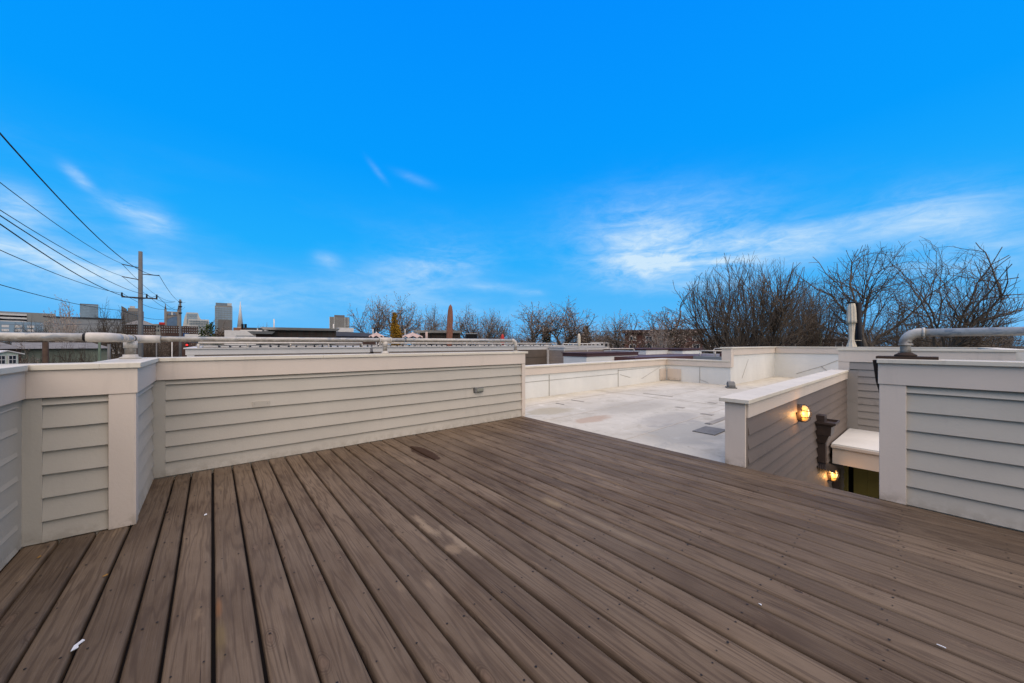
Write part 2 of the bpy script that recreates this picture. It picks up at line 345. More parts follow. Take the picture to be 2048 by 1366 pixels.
# ---------------------------------------------------------------- mesh helpers
class MB:
    def __init__(s): s.v = []; s.f = []; s.smooth = []
    def hexa(s, p):                          # 8 corners: bottom 4 (ccw), top 4
        b = len(s.v); s.v += [tuple(q) for q in p]
        for f in ((3, 2, 1, 0), (4, 5, 6, 7), (0, 1, 5, 4), (1, 2, 6, 5), (2, 3, 7, 6), (3, 0, 4, 7)):
            s.f.append(tuple(b + i for i in f)); s.smooth.append(False)
        return s
    def box(s, x0, x1, y0, y1, z0, z1):
        if x0 > x1: x0, x1 = x1, x0
        if y0 > y1: y0, y1 = y1, y0
        return s.hexa([(x0, y0, z0), (x1, y0, z0), (x1, y1, z0), (x0, y1, z0), (x0, y0, z1), (x1, y0, z1), (x1, y1, z1), (x0, y1, z1)])
    def face(s, pts):
        b = len(s.v); s.v += [tuple(q) for q in pts]; s.f.append(tuple(range(b, b + len(pts)))); s.smooth.append(False); return s
    def prism(s, pts, d):                    # polygon extruded by vector d
        n = len(pts); b = len(s.v); d = Vector(d)
        s.v += [tuple(q) for q in pts] + [tuple(Vector(q) + d) for q in pts]
        s.f.append(tuple(range(b + n - 1, b - 1, -1))); s.f.append(tuple(range(b + n, b + 2 * n))); s.smooth += [False, False]
        for i in range(n):
            j = (i + 1) % n; s.f.append((b + i, b + j, b + n + j, b + n + i)); s.smooth.append(False)
        return s
    def tube(s, pts, r, n=8, cap=True):
        pts = [Vector(p) for p in pts]; k = len(pts)
        rs = r if isinstance(r, (list, tuple)) else [r] * k
        b = len(s.v); u = None
        for i, p in enumerate(pts):
            t = (pts[min(i + 1, k - 1)] - pts[max(i - 1, 0)])
            if t.length < 1e-9: t = Vector((0, 0, 1))
            t.normalize()
            if u is None: u = t.cross(Vector((0, 0, 1)) if abs(t.z) < .9 else Vector((1, 0, 0)))
            u = u - t * u.dot(t); u.normalize(); v = t.cross(u)
            for j in range(n):
                a = 2 * math.pi * j / n; s.v.append(tuple(p + (u * math.cos(a) + v * math.sin(a)) * rs[i]))
        for i in range(k - 1):
            for j in range(n):
                j2 = (j + 1) % n
                s.f.append((b + i * n + j, b + i * n + j2, b + (i + 1) * n + j2, b + (i + 1) * n + j)); s.smooth.append(True)
        if cap:
            s.f.append(tuple(b + j for j in reversed(range(n)))); s.f.append(tuple(b + (k - 1) * n + j for j in range(n))); s.smooth += [False, False]
        return s
    def lathe(s, prof, c=(0, 0, 0), n=20):   # profile of (radius, z)
        b = len(s.v); k = len(prof)
        for r, z in prof:
            for j in range(n):
                a = 2 * math.pi * j / n; s.v.append((c[0] + r * math.cos(a), c[1] + r * math.sin(a), c[2] + z))
        for i in range(k - 1):
            for j in range(n):
                j2 = (j + 1) % n; s.f.append((b + i * n + j, b + i * n + j2, b + (i + 1) * n + j2, b + (i + 1) * n + j)); s.smooth.append(True)
        s.f.append(tuple(b + j for j in reversed(range(n)))); s.f.append(tuple(b + (k - 1) * n + j for j in range(n))); s.smooth += [False, False]
        return s
    def mesh(s, name, mat):
        me = bpy.data.meshes.new(name); me.from_pydata(s.v, [], s.f); me.polygons.foreach_set('use_smooth', s.smooth)
        me.materials.append(M[mat] if isinstance(mat, str) else mat); me.update(); return me
    def build(s, name, mat, parent=None, bevel=0, kind=None, label=None):
        o = bpy.data.objects.new(name, s.mesh(name, mat)); COL.objects.link(o)
        if parent is not None: o.parent = parent
        if bevel:
            b = o.modifiers.new('bevel', 'BEVEL'); b.width = bevel; b.segments = 2; b.limit_method = 'ANGLE'; b.angle_limit = math.radians(40)
        if kind: o['kind'] = kind
        if label: o['label'] = label
        return o
GROUPS = {'tree': 'bare winter trees around the rooftops', 'wire': 'overhead wires strung from the utility poles', 'utility pole': 'utility poles along the street', 'pole': 'slim poles near the street',
          'paint flake': 'paint flakes lying on the deck', 'leaf': 'dry leaves on the deck', 'roof patch': 'patches on the white roof', 'vent pipe': 'vent pipes on the far roofs', 'car': 'cars on the street',
          'handrail': 'pipe handrails on the parapets', 'umbrella': 'patio umbrellas on the neighbouring roofs'}
def tag(o, label, cat, group=None):
    o['label'] = label; o['category'] = cat
    group = group or GROUPS.get(cat)
    if group: o['group'] = group
    return o
def thing(name, label, cat, loc=(0, 0, 0), rz=0, group=None):
    o = bpy.data.objects.new(name, None); COL.objects.link(o); o.location = loc; o.rotation_euler = (0, 0, rz); o.empty_display_size = .2
    return tag(o, label, cat, group)
def struct(o): o['kind'] = 'structure'; return o
def copy_tree(o, parent=None):
    kids = [c for c in o.children]
    c = o.copy(); COL.objects.link(c)
    if parent is not None: c.parent = parent
    for k in kids: copy_tree(k, c)
    return c

# ================================================================ GROUND
GZ = -9.0
g = MB().box(-1500, 3000, -600, 3500, GZ - 1, GZ).build('ground', 'ground'); struct(g)
STX = -5.4
# the street climbs gently as it runs away (terrain seen beyond the parapet)
struct(MB().box(STX - 8.5, STX - .2, -60, 900, GZ, GZ + .03).build('road', 'asphalt'))
struct(MB().box(STX + .0, STX + 1.6, -60, 900, GZ, GZ + .14).build('pavement', 'concrete'))
struct(MB().box(STX - 10.3, STX - 8.7, -60, 900, GZ, GZ + .14).build('pavement', 'concrete'))
rl = MB()
for i in range(60): rl.box(STX - 4.45, STX - 4.33, 4 + i * 6, 7 + i * 6, GZ + .034, GZ + .038)
struct(rl.build('road_line', 'line'))

# ================================================================ DECK
EDGE = 3.97
bx0 = -1.17
bounds = [-1.165, -1.015, -.865, -.715, -.565, -.415, -.259, -.147, .004, .153]
xx = .153
bounds2 = []
while xx < EDGE - .1: 
    xx += .1475; bounds2.append(xx)
k = (EDGE - .153) / (bounds2[-1] - .153)
bounds += [.153 + (b - .153) * k for b in bounds2]
deck = thing('deck', 'weathered brown wooden deck of long boards covering the rooftop terrace', 'deck')
rd = random.Random(3)
def board(x0, x1, y0, y1):
    mb = MB(); n = 26; prof = []
    wdt = x1 - x0
    prof = [(0, -.038), (0, -.012), (.003, -.005), (.009, -.001), (wdt * .25, -.0016), (wdt * .5, -.0026), (wdt * .75, -.0016), (wdt - .009, -.001), (wdt - .003, -.005), (wdt, -.012), (wdt, -.038)]
    b0 = len(mb.v); K = len(prof)
    ph = rd.uniform(0, 6.28); am = rd.uniform(.0005, .0018); tilt = rd.uniform(-.0015, .0015); lift = rd.uniform(-.002, .0015)
    for i in range(n + 1):
        y = y0 + (y1 - y0) * i / n
        s = math.sin(y * 1.3 + ph) * am + math.sin(y * 3.1 + ph * 2) * am * .5
        for (u, z) in prof:
            mb.v.append((x0 + u + s, y, z + lift + tilt * (u / wdt - .5) * 2))
    for i in range(n):
        for j in range(K - 1):
            a = b0 + i * K + j; mb.f.append((a, a + 1, a + K + 1, a + K)); mb.smooth.append(True)
    mb.f.append(tuple(b0 + j for j in range(K))); mb.f.append(tuple(b0 + n * K + j for j in reversed(range(K)))); mb.smooth += [False, False]
    return mb
screws = MB()
for i in range(len(bounds) - 1):
    gap = rd.uniform(.009, .015)
    x0, x1 = bounds[i] + gap / 2, bounds[i + 1] - gap / 2
    if x1 > 3.93: x1 = 3.965
    yend = 4.47 if x0 > -.43 else 3.5
    board(x0, x1, -2.6, yend).build('deck_board', 'deck', deck)
    for j in range(18):
        y = -2.3 + j * .406
        if y > yend - .05: break
        for xs in (x0 + .028, x1 - .028):
            if rd.random() < .12: continue
            X, Y = xs + rd.uniform(-.008, .008), y + rd.uniform(-.02, .02)
            r = rd.uniform(.0034, .0056); bb = len(screws.v)
            for q in range(6): screws.v.append((X + r * math.cos(q * 1.047), Y + r * math.sin(q * 1.047), .0013))
            screws.f.append(tuple(bb + q for q in range(6))); screws.smooth.append(False)
screws.build('screw_head', 'screw', deck, kind='stuff')
MB().box(-1.2, 3.925, -2.6, 4.46, -.24, -.0395).build('gap_shade_slab', 'gap_shade', deck)  # solid dark slab close beneath the boards, paints the gaps as shaded
MB().box(3.928, 3.966, -2.6, 4.4, -.25, -.042).build('rim_board', 'deck', deck)
# small litter
def flat_bit(name, px, py, pts, mat, label, cat, h=.003, rz=0):
    F = FPX * EYE / (py - 688.0); X, Y = W(px, F)
    c, s_ = math.cos(rz), math.sin(rz)
    P = [(x * c - y * s_, x * s_ + y * c, .002) for x, y in pts]
    o = MB().prism(P, (0, 0, h)).build(name, mat); o.location = (X, Y, 0); tag(o, label, cat); return o
flat_bit('paint_flake', 155, 1292, [(-.012, -.028), (.006, -.018), (.002, 0), (.016, .018), (.008, .03), (-.004, .012), (-.010, .004)], 'chip', 'largest white paint flake lying on the deck boards at lower left', 'paint flake')
flat_bit('paint_flake', 411, 1030, [(-.008, -.012), (.008, -.006), (.007, .013), (-.004, .008)], 'chip', 'small white paint flake on the deck near the left long wall', 'paint flake')
flat_bit('paint_flake', 1520, 1210, [(-.004, -.007), (.004, -.005), (.002, .007)], 'chip', 'tiny white paint flake in the middle right of the deck', 'paint flake')
flat_bit('paint_flake', 1883, 1294, [(-.0015, -.012), (.0015, -.011), (.002, .011), (-.001, .013)], 'chip', 'thin white sliver of paint on the boards at lower right', 'paint flake')
for i, (px, py, lb, ro) in enumerate([(297, 966, 'curled dry leaf in the corner where the jog meets the long wall', .3), (78, 1116, 'brown dry leaf caught in the board gap below the left bay wall', 1.0), (210, 1153, 'small orange dry leaf between boards in front of the beige corner post', .2)]):
    F = FPX * EYE / (py - 688.0); X, Y = W(px, F)
    mb = MB(); b = 0
    for t in range(7):
        u = t / 6; wd = .010 * math.sin(math.pi * u) + .001
        mb.v += [(-.025 + .05 * u, -wd, .003 + .008 * (wd * 60) ** 2 * .3), (-.025 + .05 * u, 0, .002), (-.025 + .05 * u, wd, .004 + .01 * u)]
        if t: 
            a = (t - 1) * 3
            for q in (0, 1): mb.f.append((a + q, a + q + 1, a + q + 4, a + q + 3)); mb.smooth.append(True)
    o = mb.build('dry_leaf', 'leaf_litter'); o.location = (X, Y, .002); o.rotation_euler = (0, 0, ro)
    o.scale = (1.1, 1.1, 1.4) if i == 0 else (.42, .5, .6)
    sm = o.modifiers.new('solid', 'SOLIDIFY'); sm.thickness = .001
    tag(o, lb, 'leaf')

# ================================================================ PARAPET WALLS (ours)
def miter(pts, d):
    """offset polyline to its right side by d with mitred corners"""
    n = len(pts); out_ = []
    nr = []
    for i in range(n - 1):
        t = (Vector(pts[i + 1]) - Vector(pts[i])).normalized(); nr.append(Vector((t.y, -t.x)))
    for i in range(n):
        p = Vector(pts[i])
        if i == 0: out_.append(p + nr[0] * d)
        elif i == n - 1: out_.append(p + nr[-1] * d)
        else:
            a, b = nr[i - 1], nr[i]; m = (a + b); m = m / m.dot(a) 
            out_.append(p + m * d)
    return out_
LAPS = [.004, .13, .27, .41, .55, .69, .83]
def seg_box(mb, pts, i, d0, d1, z0, z1):
    A, B = miter(pts, d0), miter(pts, d1)
    mb.hexa([(A[i].x, A[i].y, z0), (A[i + 1].x, A[i + 1].y, z0), (B[i + 1].x, B[i + 1].y, z0), (B[i].x, B[i].y, z0),
             (A[i].x, A[i].y, z1), (A[i + 1].x, A[i + 1].y, z1), (B[i + 1].x, B[i + 1].y, z1), (B[i].x, B[i].y, z1)])
    return mb
def along(pts, i, s0, s1, d0, d1, z0, z1, mb=None, d1t=None):
    """box on leg i from s0 to s1 metres along it (s1<0 measures from the end)"""
    mb = mb or MB()
    p, q = Vector(pts[i]), Vector(pts[i + 1]); t = (q - p); Ln = t.length; t.normalize(); nn = Vector((t.y, -t.x))
    if s1 <= 0: s1 = Ln + s1
    d1t = d1 if d1t is None else d1t
    a0, a1 = p + t * s0, p + t * s1
    def c(a, d, z): v = a + nn * d; return (v.x, v.y, z)
    mb.hexa([c(a0, d0, z0), c(a1, d0, z0), c(a1, d1, z0), c(a0, d1, z0), c(a0, d0, z1), c(a1, d0, z1), c(a1, d1t, z1), c(a0, d1t, z1)])
    return mb
def lap_board(pts, i, s0, s1, zb, zt, parent, mat='siding', wob=None):
    """one clapboard, thick at its lower edge, with a slightly uneven edge"""
    p, q = Vector(pts[i]), Vector(pts[i + 1]); t = (q - p); Ln = t.length; t.normalize(); nn = Vector((t.y, -t.x))
    if s1 <= 0: s1 = Ln + s1
    n = max(2, int((s1 - s0) / .22)); mb = MB(); r = random.Random(int(zb * 1000) + i * 77 + int(abs(p.x) * 10))
    for k in range(n + 1):
        a = p + t * (s0 + (s1 - s0) * k / n); dz = r.uniform(-.0016, .0016); dd = r.uniform(-.0012, .0012)
        for d, z in ((.0, zb + dz), (.0250 + dd, zb + dz), (.0268 + dd, zb + .003 + dz), (.0030, zt), (0, zt)):
            v = a + nn * d; mb.v.append((v.x, v.y, z))
    for k in range(n):
        for j in range(5):
            a = k * 5 + j; b = k * 5 + (j + 1) % 5; mb.f.append((a, b, b + 5, a + 5)); mb.smooth.append(False)
    mb.f.append((4, 3, 2, 1, 0)); mb.f.append(tuple(n * 5 + j for j in range(5))); mb.smooth += [False, False]
    return mb.build('siding_board', mat, parent)
def rows(pts, i, s0, s1, parent, mat='siding', top=.875, laps=LAPS):
    for k, zb in enumerate(laps):
        zt = laps[k + 1] + .012 if k + 1 < len(laps) else top
        lap_board(pts, i, s0, s1, zb, zt, parent, mat)

WT = .17                                     # wall thickness
Q = [(-.88, -3.0), (-.88, 3.49), (-.42, 3.46), (-.42, 4.50), (3.98, 4.42)]
bay = thing('parapet_wall', 'long stepped grey clapboard parapet with beige fascia along the left of the deck', 'wall')
for i in range(4):
    seg_box(MB(), Q, i, -WT, 0, -.3, 1.045).build('wall_core', 'siding', bay)
    s_end = 0
for i in range(4):
    seg_box(MB(), Q, i, .0, .042, .876, 1.042).build('fascia', 'trim', bay, bevel=.002)
# caps in lengths, with joints as in the photo
def cap_piece(pts, i, f0, f1, d0, d1, z0, z1, parent, mat='cap'):
    A, B = miter(pts, d0), miter(pts, d1); mb = MB()
    a0, a1 = A[i].lerp(A[i + 1], f0), A[i].lerp(A[i + 1], f1); b0, b1 = B[i].lerp(B[i + 1], f0), B[i].lerp(B[i + 1], f1)
    mb.hexa([(a0.x, a0.y, z0), (a1.x, a1.y, z0), (b1.x, b1.y, z0), (b0.x, b0.y, z0), (a0.x, a0.y, z1), (a1.x, a1.y, z1), (b1.x, b1.y, z1), (b0.x, b0.y, z1)])
    return mb.build('cap_board', mat, parent, bevel=.0025)
Qc = Q[:4] + [(4.03, 4.419)]
for i, cuts in ((0, (0, .6, .9985)), (1, (.01, .6, 1)), (2, (0, 1)), (3, (0, .30, .64, 1))):
    for a, b in zip(cuts[:-1], cuts[1:]):
        cap_piece(Qc, i, a + .0006, b - .0006, -WT - .035, .058, 1.043, 1.076, bay)
# corner boards and siding
along(Q, 0, 6.10, 6.485, 0, .022, .003, .875).build('corner_board', 'siding', bay); rows(Q, 0, 2.0, 6.40, bay)
# leg 0: siding ends where the corner board starts
along(Q, 1, .004, .10, 0, .022, .003, .875).build('corner_board', 'siding', bay)
rows(Q, 1, .10, -.09, bay)
along(Q, 1, .372, .4905, 0, .036, .0, .875).build('corner_post', 'trim', bay, bevel=.003)
along(Q, 2, -.036, .055, .001, .034, .0005, .8745).build('corner_post', 'trim', bay, bevel=.002)
rows(Q, 2, .055, -.03, bay)
along(Q, 3, .004, .10, 0, .022, .003, .875).build('corner_board', 'siding', bay)
rows(Q, 3, .10, -.055, bay)
along(Q, 3, 4.335, 4.405, 0, .036, .0, .875).build('corner_post', 'trim', bay, bevel=.002)
# fascia end piece and blank plate on the siding
X, Y, zz, F = onY(522, 823, 4.47)
t = (Vector(Q[4]) - Vector(Q[3])).normalized()
s0 = X - Q[3][0]
pl = along(Q, 3, s0 - .072, s0 + .072, .0, .029, .553, .615); pl.build('blank_plate', 'siding', bay, bevel=.001)
for sx in (-.055, .055): along(Q, 3, s0 + sx - .002, s0 + sx + .002, .029, .031, .588, .592).build('plate_screw', 'screw', bay)

# small deck light on the long wall
X, Y, zz, F = onY(958, 779, 4.40)
dl = thing('wall_light', 'small rectangular unlit step light on the left long wall', 'light', (X, 4.43, zz - .04), math.atan2(t.y, t.x))
MB().box(-.075, .075, -.045, 0.0, 0, .075).build('housing', 'patch', dl, bevel=.006)
MB().box(-.045, .068, -.052, -.0455, .014, .058).build('lens', plain('step_light_lens', (.28, .27, .20), .3), dl, bevel=.003)
MB().prism([(-.085, -.012, -.006), (.085, -.012, -.006), (.085, -.012, .081), (-.085, -.012, .081)], (0, .012, 0)).build('back_plate', 'steel_pole', dl)

# right wall
R_ = [(3.985, .262), (3.985, -3.2)]
rw = thing('parapet_wall', 'grey clapboard parapet with white capped top at the right edge of the deck', 'wall')
along(R_, 0, .006, 3.4, -WT, 0, -.3, 1.045).build('wall_core', 'siding', rw)
along(R_, 0, -.020, 3.4, 0, .042, .892, 1.052).build('fascia', 'trim', rw, bevel=.002)
along(R_, 0, -.026, 3.4, -WT - .05, .064, 1.0535, 1.084).build('cap_board', 'cap', rw, bevel=.0025)
along(R_, 0, -.014, .127, 0, .034, 0, .8915).build('corner_post', 'trim', rw, bevel=.003)
along(R_, 0, -.012, .0055, -WT, -.001, -.02, .8915).build('corner_post', 'trim', rw)
RL = [.004, .139, .277, .418, .558, .697, .836]
rows(R_, 0, .127, 3.4, rw, top=.8915, laps=RL)
MB().box(4.02, 4.24, -.02, .30, 1.0845, 1.104).build('blocking', 'wood_pole', rw)

# brown wedge behind the right wall end
wd = thing('timber_bracket', 'dark brown wedge of timber behind the end of the right parapet', 'bracket', (4.10, .272, .0))
MB().prism([(0, 0, 1.07), (0, .052, 1.07), (0, .034, .90), (0, .0, .74)], (.10, 0, 0)).build('wedge', 'wood_pole', wd)

# ================================================================ STAIRWELL
Y1, Y2 = 1.20, 1.365
hw = thing('half_wall', 'low beige capped half wall between the white roof and the stairwell', 'wall')
H = [(3.975, Y1), (10.2, Y1)]
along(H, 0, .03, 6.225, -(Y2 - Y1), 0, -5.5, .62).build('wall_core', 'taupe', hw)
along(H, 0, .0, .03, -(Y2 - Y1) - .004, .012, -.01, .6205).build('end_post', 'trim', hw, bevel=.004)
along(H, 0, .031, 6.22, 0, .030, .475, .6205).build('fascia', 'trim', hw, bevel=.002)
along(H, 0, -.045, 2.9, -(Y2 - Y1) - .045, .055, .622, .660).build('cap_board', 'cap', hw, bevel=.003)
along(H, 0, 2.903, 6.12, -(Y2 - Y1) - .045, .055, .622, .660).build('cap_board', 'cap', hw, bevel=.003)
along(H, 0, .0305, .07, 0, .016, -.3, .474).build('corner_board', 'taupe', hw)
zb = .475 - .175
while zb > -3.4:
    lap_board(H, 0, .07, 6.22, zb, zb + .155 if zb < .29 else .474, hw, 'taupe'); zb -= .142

# wall at the far end of the stairwell
E_ = [(10.2, 1.315), (10.2, -.87)]
ew = thing('bulkhead_wall', 'pale clapboard wall with broad beige fascia at the far end of the stairwell', 'wall')
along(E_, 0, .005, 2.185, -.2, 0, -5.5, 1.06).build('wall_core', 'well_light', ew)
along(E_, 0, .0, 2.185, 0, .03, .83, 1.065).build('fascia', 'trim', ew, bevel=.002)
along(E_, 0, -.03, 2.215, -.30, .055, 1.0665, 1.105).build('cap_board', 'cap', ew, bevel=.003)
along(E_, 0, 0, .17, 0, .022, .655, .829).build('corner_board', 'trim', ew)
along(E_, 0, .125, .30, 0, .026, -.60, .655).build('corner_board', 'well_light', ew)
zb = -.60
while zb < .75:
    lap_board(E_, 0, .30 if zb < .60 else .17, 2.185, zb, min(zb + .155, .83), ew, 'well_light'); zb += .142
# lower olive wall under the canopy and its trim
gw = thing('olive_wall', 'olive green panelled wall below the canopy at the bottom of the stairwell', 'wall', (0, 0, 0))
MB().box(9.80, 9.995, 1.135, 1.19, -3.4, -.86).build('trim_board', 'green_paint', gw)
MB().box(9.95, 9.98, -1.2, 1.05, -3.4, -.86).build('wall_panel', 'green_paint', gw)
MB().box(9.915, 9.9495, .86, 1.052, -3.4, -.861).build('door_trim', 'green_paint', gw)
for k in range(8): MB().prism([(9.9495, -1.2, -3.4 + .32 * k), (9.926, -1.2, -3.4 + .32 * k), (9.9395, -1.2, -3.4 + .32 * k + .30)], (0, 2.058, 0)).build('siding_board', 'green_paint', gw)
MB().box(9.99, 10.03, 1.052, 1.135, -3.4, -.86).build('dark_gap', 'black', gw)
MB().box(9.88, 9.94, 1.053, 1.09, -1.30, -1.12).build('hinge', 'dark', gw)
# canopy
cn = thing('canopy', 'boxed canopy with white membrane top jutting from the stairwell end wall', 'canopy')
MB().hexa([(8.2, -1.0, -.60), (10.17, -1.0, -.66), (10.17, 1.15, -.66), (8.2, 1.15, -.60), (8.2, -1.0, -.515), (10.17, -1.0, -.555), (10.17, 1.15, -.555), (8.2, 1.15, -.515)]).build('roof_top', 'membrane', cn, bevel=.01)
MB().box(8.225, 8.26, -1.0, 1.14, -.865, -.5505).build('fascia', 'trim', cn)
MB().box(8.185, 8.224, -1.0, 1.155, -.585, -.545).build('drip_edge', 'trim', cn)
MB().box(8.262, 10.1, -1.0, 1.12, -.86, -.80).build('soffit', 'trim', cn)
MB().box(8.262, 10.1, 1.08, 1.138, -.799, -.61).build('side_fascia', 'trim', cn)
struct(MB().box(3.9, 10.3, -1.2, 1.3, -3.6, -3.45).build('stairwell_floor', 'concrete'))
struct(MB().box(3.90, 3.92, -3, 4.3, -9, -.26).build('building_face', 'taupe'))

# bulkhead lamps
def lamp(px, py, label):
    X, Y, zz, F = onY(px, py, Y1 - .05)
    a = thing('bulkhead_lamp', label, 'lamp', (X, Y1 - .016, zz), 0, 'lit amber lamps on the stairwell wall')
    def oval(rx, rz, k=20): return [(rx * math.copysign(abs(math.cos(q)) ** .75, math.cos(q)), rz * math.copysign(abs(math.sin(q)) ** .75, math.sin(q))) for q in [2 * math.pi * i / k for i in range(k)]]
    MB().prism([(x, 0, z) for x, z in oval(.075, .118)], (0, -.045, 0)).build('base', 'brown_metal', a, bevel=.006)
    mb = MB(); rings = [(1.0, -.045), (1.0, -.075), (.88, -.098), (.6, -.112), (.2, -.118)]
    ov = oval(.062, .103); n = len(ov)
    for s_, y in rings:
        for x, z in ov: mb.v.append((x * s_, y, z * s_))
    for i in range(len(rings) - 1):
        for j in range(n): mb.f.append((i * n + j, i * n + (j + 1) % n, (i + 1) * n + (j + 1) % n, (i + 1) * n + j)); mb.smooth.append(True)
    mb.f.append(tuple((len(rings) - 1) * n + j for j in range(n))); mb.smooth.append(True)
    mb.build('glass_lens', 'amber', a)
    MB().lathe([(.0, -.060), (.022, -.04), (.028, 0), (.022, .04), (.0, .060)], (-.01, -.098, .01), 12).build('bulb_glow', 'hot', a)
    for zc in (-.04, .04):
        MB().tube([(-.070, -.045, zc), (-.072, -.085, zc), (-.052, -.118, zc), (0, -.138, zc), (.052, -.118, zc), (.072, -.085, zc), (.070, -.045, zc)], .0048, 6).build('guard_bar', 'brown_metal', a)
    MB().tube([(0, -.045, -.112), (0, -.085, -.115), (0, -.125, -.08), (0, -.143, 0), (0, -.125, .08), (0, -.085, .115), (0, -.045, .112)], .0048, 6).build('guard_bar', 'brown_metal', a)
    MB().tube([(x * 1.13, -.05, z * 1.12) for x, z in ov + ov[:1]], .007, 6).build('guard_ring', 'brown_metal', a)
    ld = bpy.data.lights.new('lamp_glow', 'POINT'); ld.energy = 3.2; ld.color = (1.0, .50, .16); ld.shadow_soft_size = .03
    lo = bpy.data.objects.new('lamp_glow', ld); COL.objects.link(lo); lo.parent = a; lo.location = (-.13, -.075, 0)
lamp(1602, 826, 'upper lit amber bulkhead lamp on the brown half wall siding')
lamp(1661, 948, 'lower lit amber bulkhead lamp, under the downpipe in the stairwell')

# conductor head and downpipe
X, Y, zz, F = onY(1653, 850, Y1 - .12)
dp = thing('downpipe', 'brown metal rain head with ribbed downpipe on the stairwell wall', 'downpipe', (X, Y1 - .018, 0))
hx = .0
def frus(z0, z1, w0, w1, d0, d1): return MB().hexa([(-w0, -d0, z0), (w0, -d0, z0), (w0, 0, z0), (-w0, 0, z0), (-w1, -d1, z1), (w1, -d1, z1), (w1, 0, z1), (-w1, 0, z1)])
frus(-.33, -.20, .085, .125, .10, .15).build('rain_head', 'brown_metal', dp, bevel=.004)
frus(-.20, -.06, .135, .15, .17, .18).build('rain_head', 'brown_metal', dp, bevel=.004)
frus(-.06, -.02, .15, .19, .18, .23).build('rain_head_lip', 'brown_metal', dp, bevel=.004)
fr = MB()
for bx in ((-.195, -.180, -.235, 0), (.180, .195, -.235, 0), (-.18, .18, -.235, -.220)): fr.box(bx[0], bx[1], bx[2], bx[3], -.0195, .012)
fr.build('rain_head_rim', 'brown_metal', dp)
MB().box(-.14, .04, -.10, 0, -.018, .10).build('scupper_box', 'brown_metal', dp)
pp = MB()
for k in range(5): pp.box(-.06 + k * .0245, -.06 + k * .0245 + .018, -.10, -.0, -.64, -.331)
pp.box(-.055, .055, -.094, -.004, -.639, -.335)
pp.build('pipe', 'brown_metal', dp)
for k in range(4):
    MB().hexa([(-.06, -.10 + k * .025, -.74), (1.20, -.10 + k * .025, -1.13), (1.20, -.082 + k * .025, -1.13), (-.06, -.082 + k * .025, -.74), (-.02, -.10 + k * .025, -.63), (1.32, -.10 + k * .025, -1.03), (1.32, -.082 + k * .025, -1.03), (-.02, -.082 + k * .025, -.63)]).build('elbow_rib', 'brown_metal', dp)
MB().box(1.20, 1.38, -.10, -.005, -3.4, -1.06).build('pipe', 'brown_metal', dp)

# ================================================================ WHITE ROOF
RZ = -.05
roof = struct(MB().face([(3.97, -.9, RZ), (17.2, -.9, RZ), (17.2, 4.3, RZ), (12.0, 4.3, RZ), (12.0, 6.0, RZ), (3.97, 6.0, RZ)]).build('white_roof', 'roof'))
# cut out of the stairwell: the roof is built as two sheets
bpy.data.objects.remove(roof)
rf = MB().box(3.972, 12.0, Y2 + .004, 6.0, RZ - .1, RZ); rf.box(12.002, 16.8, 1.3, 4.15, RZ - .1, RZ); rf.box(10.45, 12.0, -.9, Y2 + .003, RZ - .1, RZ)
struct(rf.build('white_roof', 'roof'))
lp = thing('low_parapet', 'low white membrane parapet with beige cap round the near flat roof', 'wall')
LPT = .655
MB().box(3.0, 11.98, 5.98, 6.18, -.3, LPT).build('wall', 'membrane', lp)
MB().box(11.98, 12.18, 3.97, 6.18, -.3, LPT).build('wall', 'membrane', lp)
MB().box(3.0, 11.955, 5.945, 5.978, LPT - .165, LPT + .002).build('fascia', 'trim', lp)
MB().box(11.945, 11.978, 3.975, 5.978, LPT - .166, LPT + .002).build('fascia', 'trim', lp)
for a, b in ((3.0, 5.4), (5.404, 8.4), (8.404, 11.92)): MB().box(a, b, 5.92, 6.24, LPT + .003, LPT + .042).build('cap_board', 'cap', lp, bevel=.003)
MB().box(11.923, 12.24, 3.98, 6.24, LPT + .0035, LPT + .0425).build('cap_board', 'cap', lp, bevel=.003)
sm = MB()
for x in (6.2, 9.1): sm.box(x, x + .010, 5.968, 5.979, RZ, .46)
for y in (4.85,): sm.box(11.968, 11.979, y, y + .010, RZ, .46)
def seam_line(p, q, wdt=.008): sm.tube([p, q], wdt * .5, 4)
seam_line((5.3, 5.975, .33), (9.1, 5.975, .33)); seam_line((9.1, 5.975, .42), (11.6, 5.975, .44)); seam_line((9.2, 5.975, .30), (9.75, 5.975, .18)); seam_line((10.4, 5.975, .10), (11.55, 5.975, .42))
seam_line((11.975, 4.85, .06), (11.975, 4.6, -.02))
sm.build('membrane_seam', 'seam', lp, kind='stuff')
cb = thing('scupper_cover', 'beige scupper cover plates in the far inner corner of the near roof', 'cover plate')
MB().box(11.55, 11.94, 5.945, 5.977, -.02, .36).build('plate', 'trim', cb)
MB().box(11.945, 11.977, 5.45, 5.90, -.02, .36).build('plate', 'trim', cb)
# high parapet
hp = thing('high_parapet', 'taller white membrane parapet with beige top stepping up at the back of the near roof', 'wall')
HPT = 1.06
MB().box(12.15, 16.6, 3.98, 4.18, -.3, HPT).build('wall', 'membrane', hp)
MB().box(16.6, 16.8, -.95, 4.18, -.3, HPT).build('wall', 'membrane', hp)
MB().box(12.185, 16.55, 3.945, 3.978, HPT - .20, HPT + .002).build('fascia', 'trim', hp)
MB().box(16.565, 16.598, -.95, 3.94, HPT - .20, HPT + .002).build('fascia', 'trim', hp)
MB().box(11.94, 12.148, 3.94, 4.2, .50, HPT + .001).build('end_post', 'trim', hp)
MB().box(11.90, 16.54, 3.91, 4.24, HPT + .003, HPT + .042).build('cap_board', 'cap', hp, bevel=.003)
MB().box(16.543, 16.86, -1.0, 4.24, HPT + .0035, HPT + .0425).build('cap_board', 'cap', hp, bevel=.003)
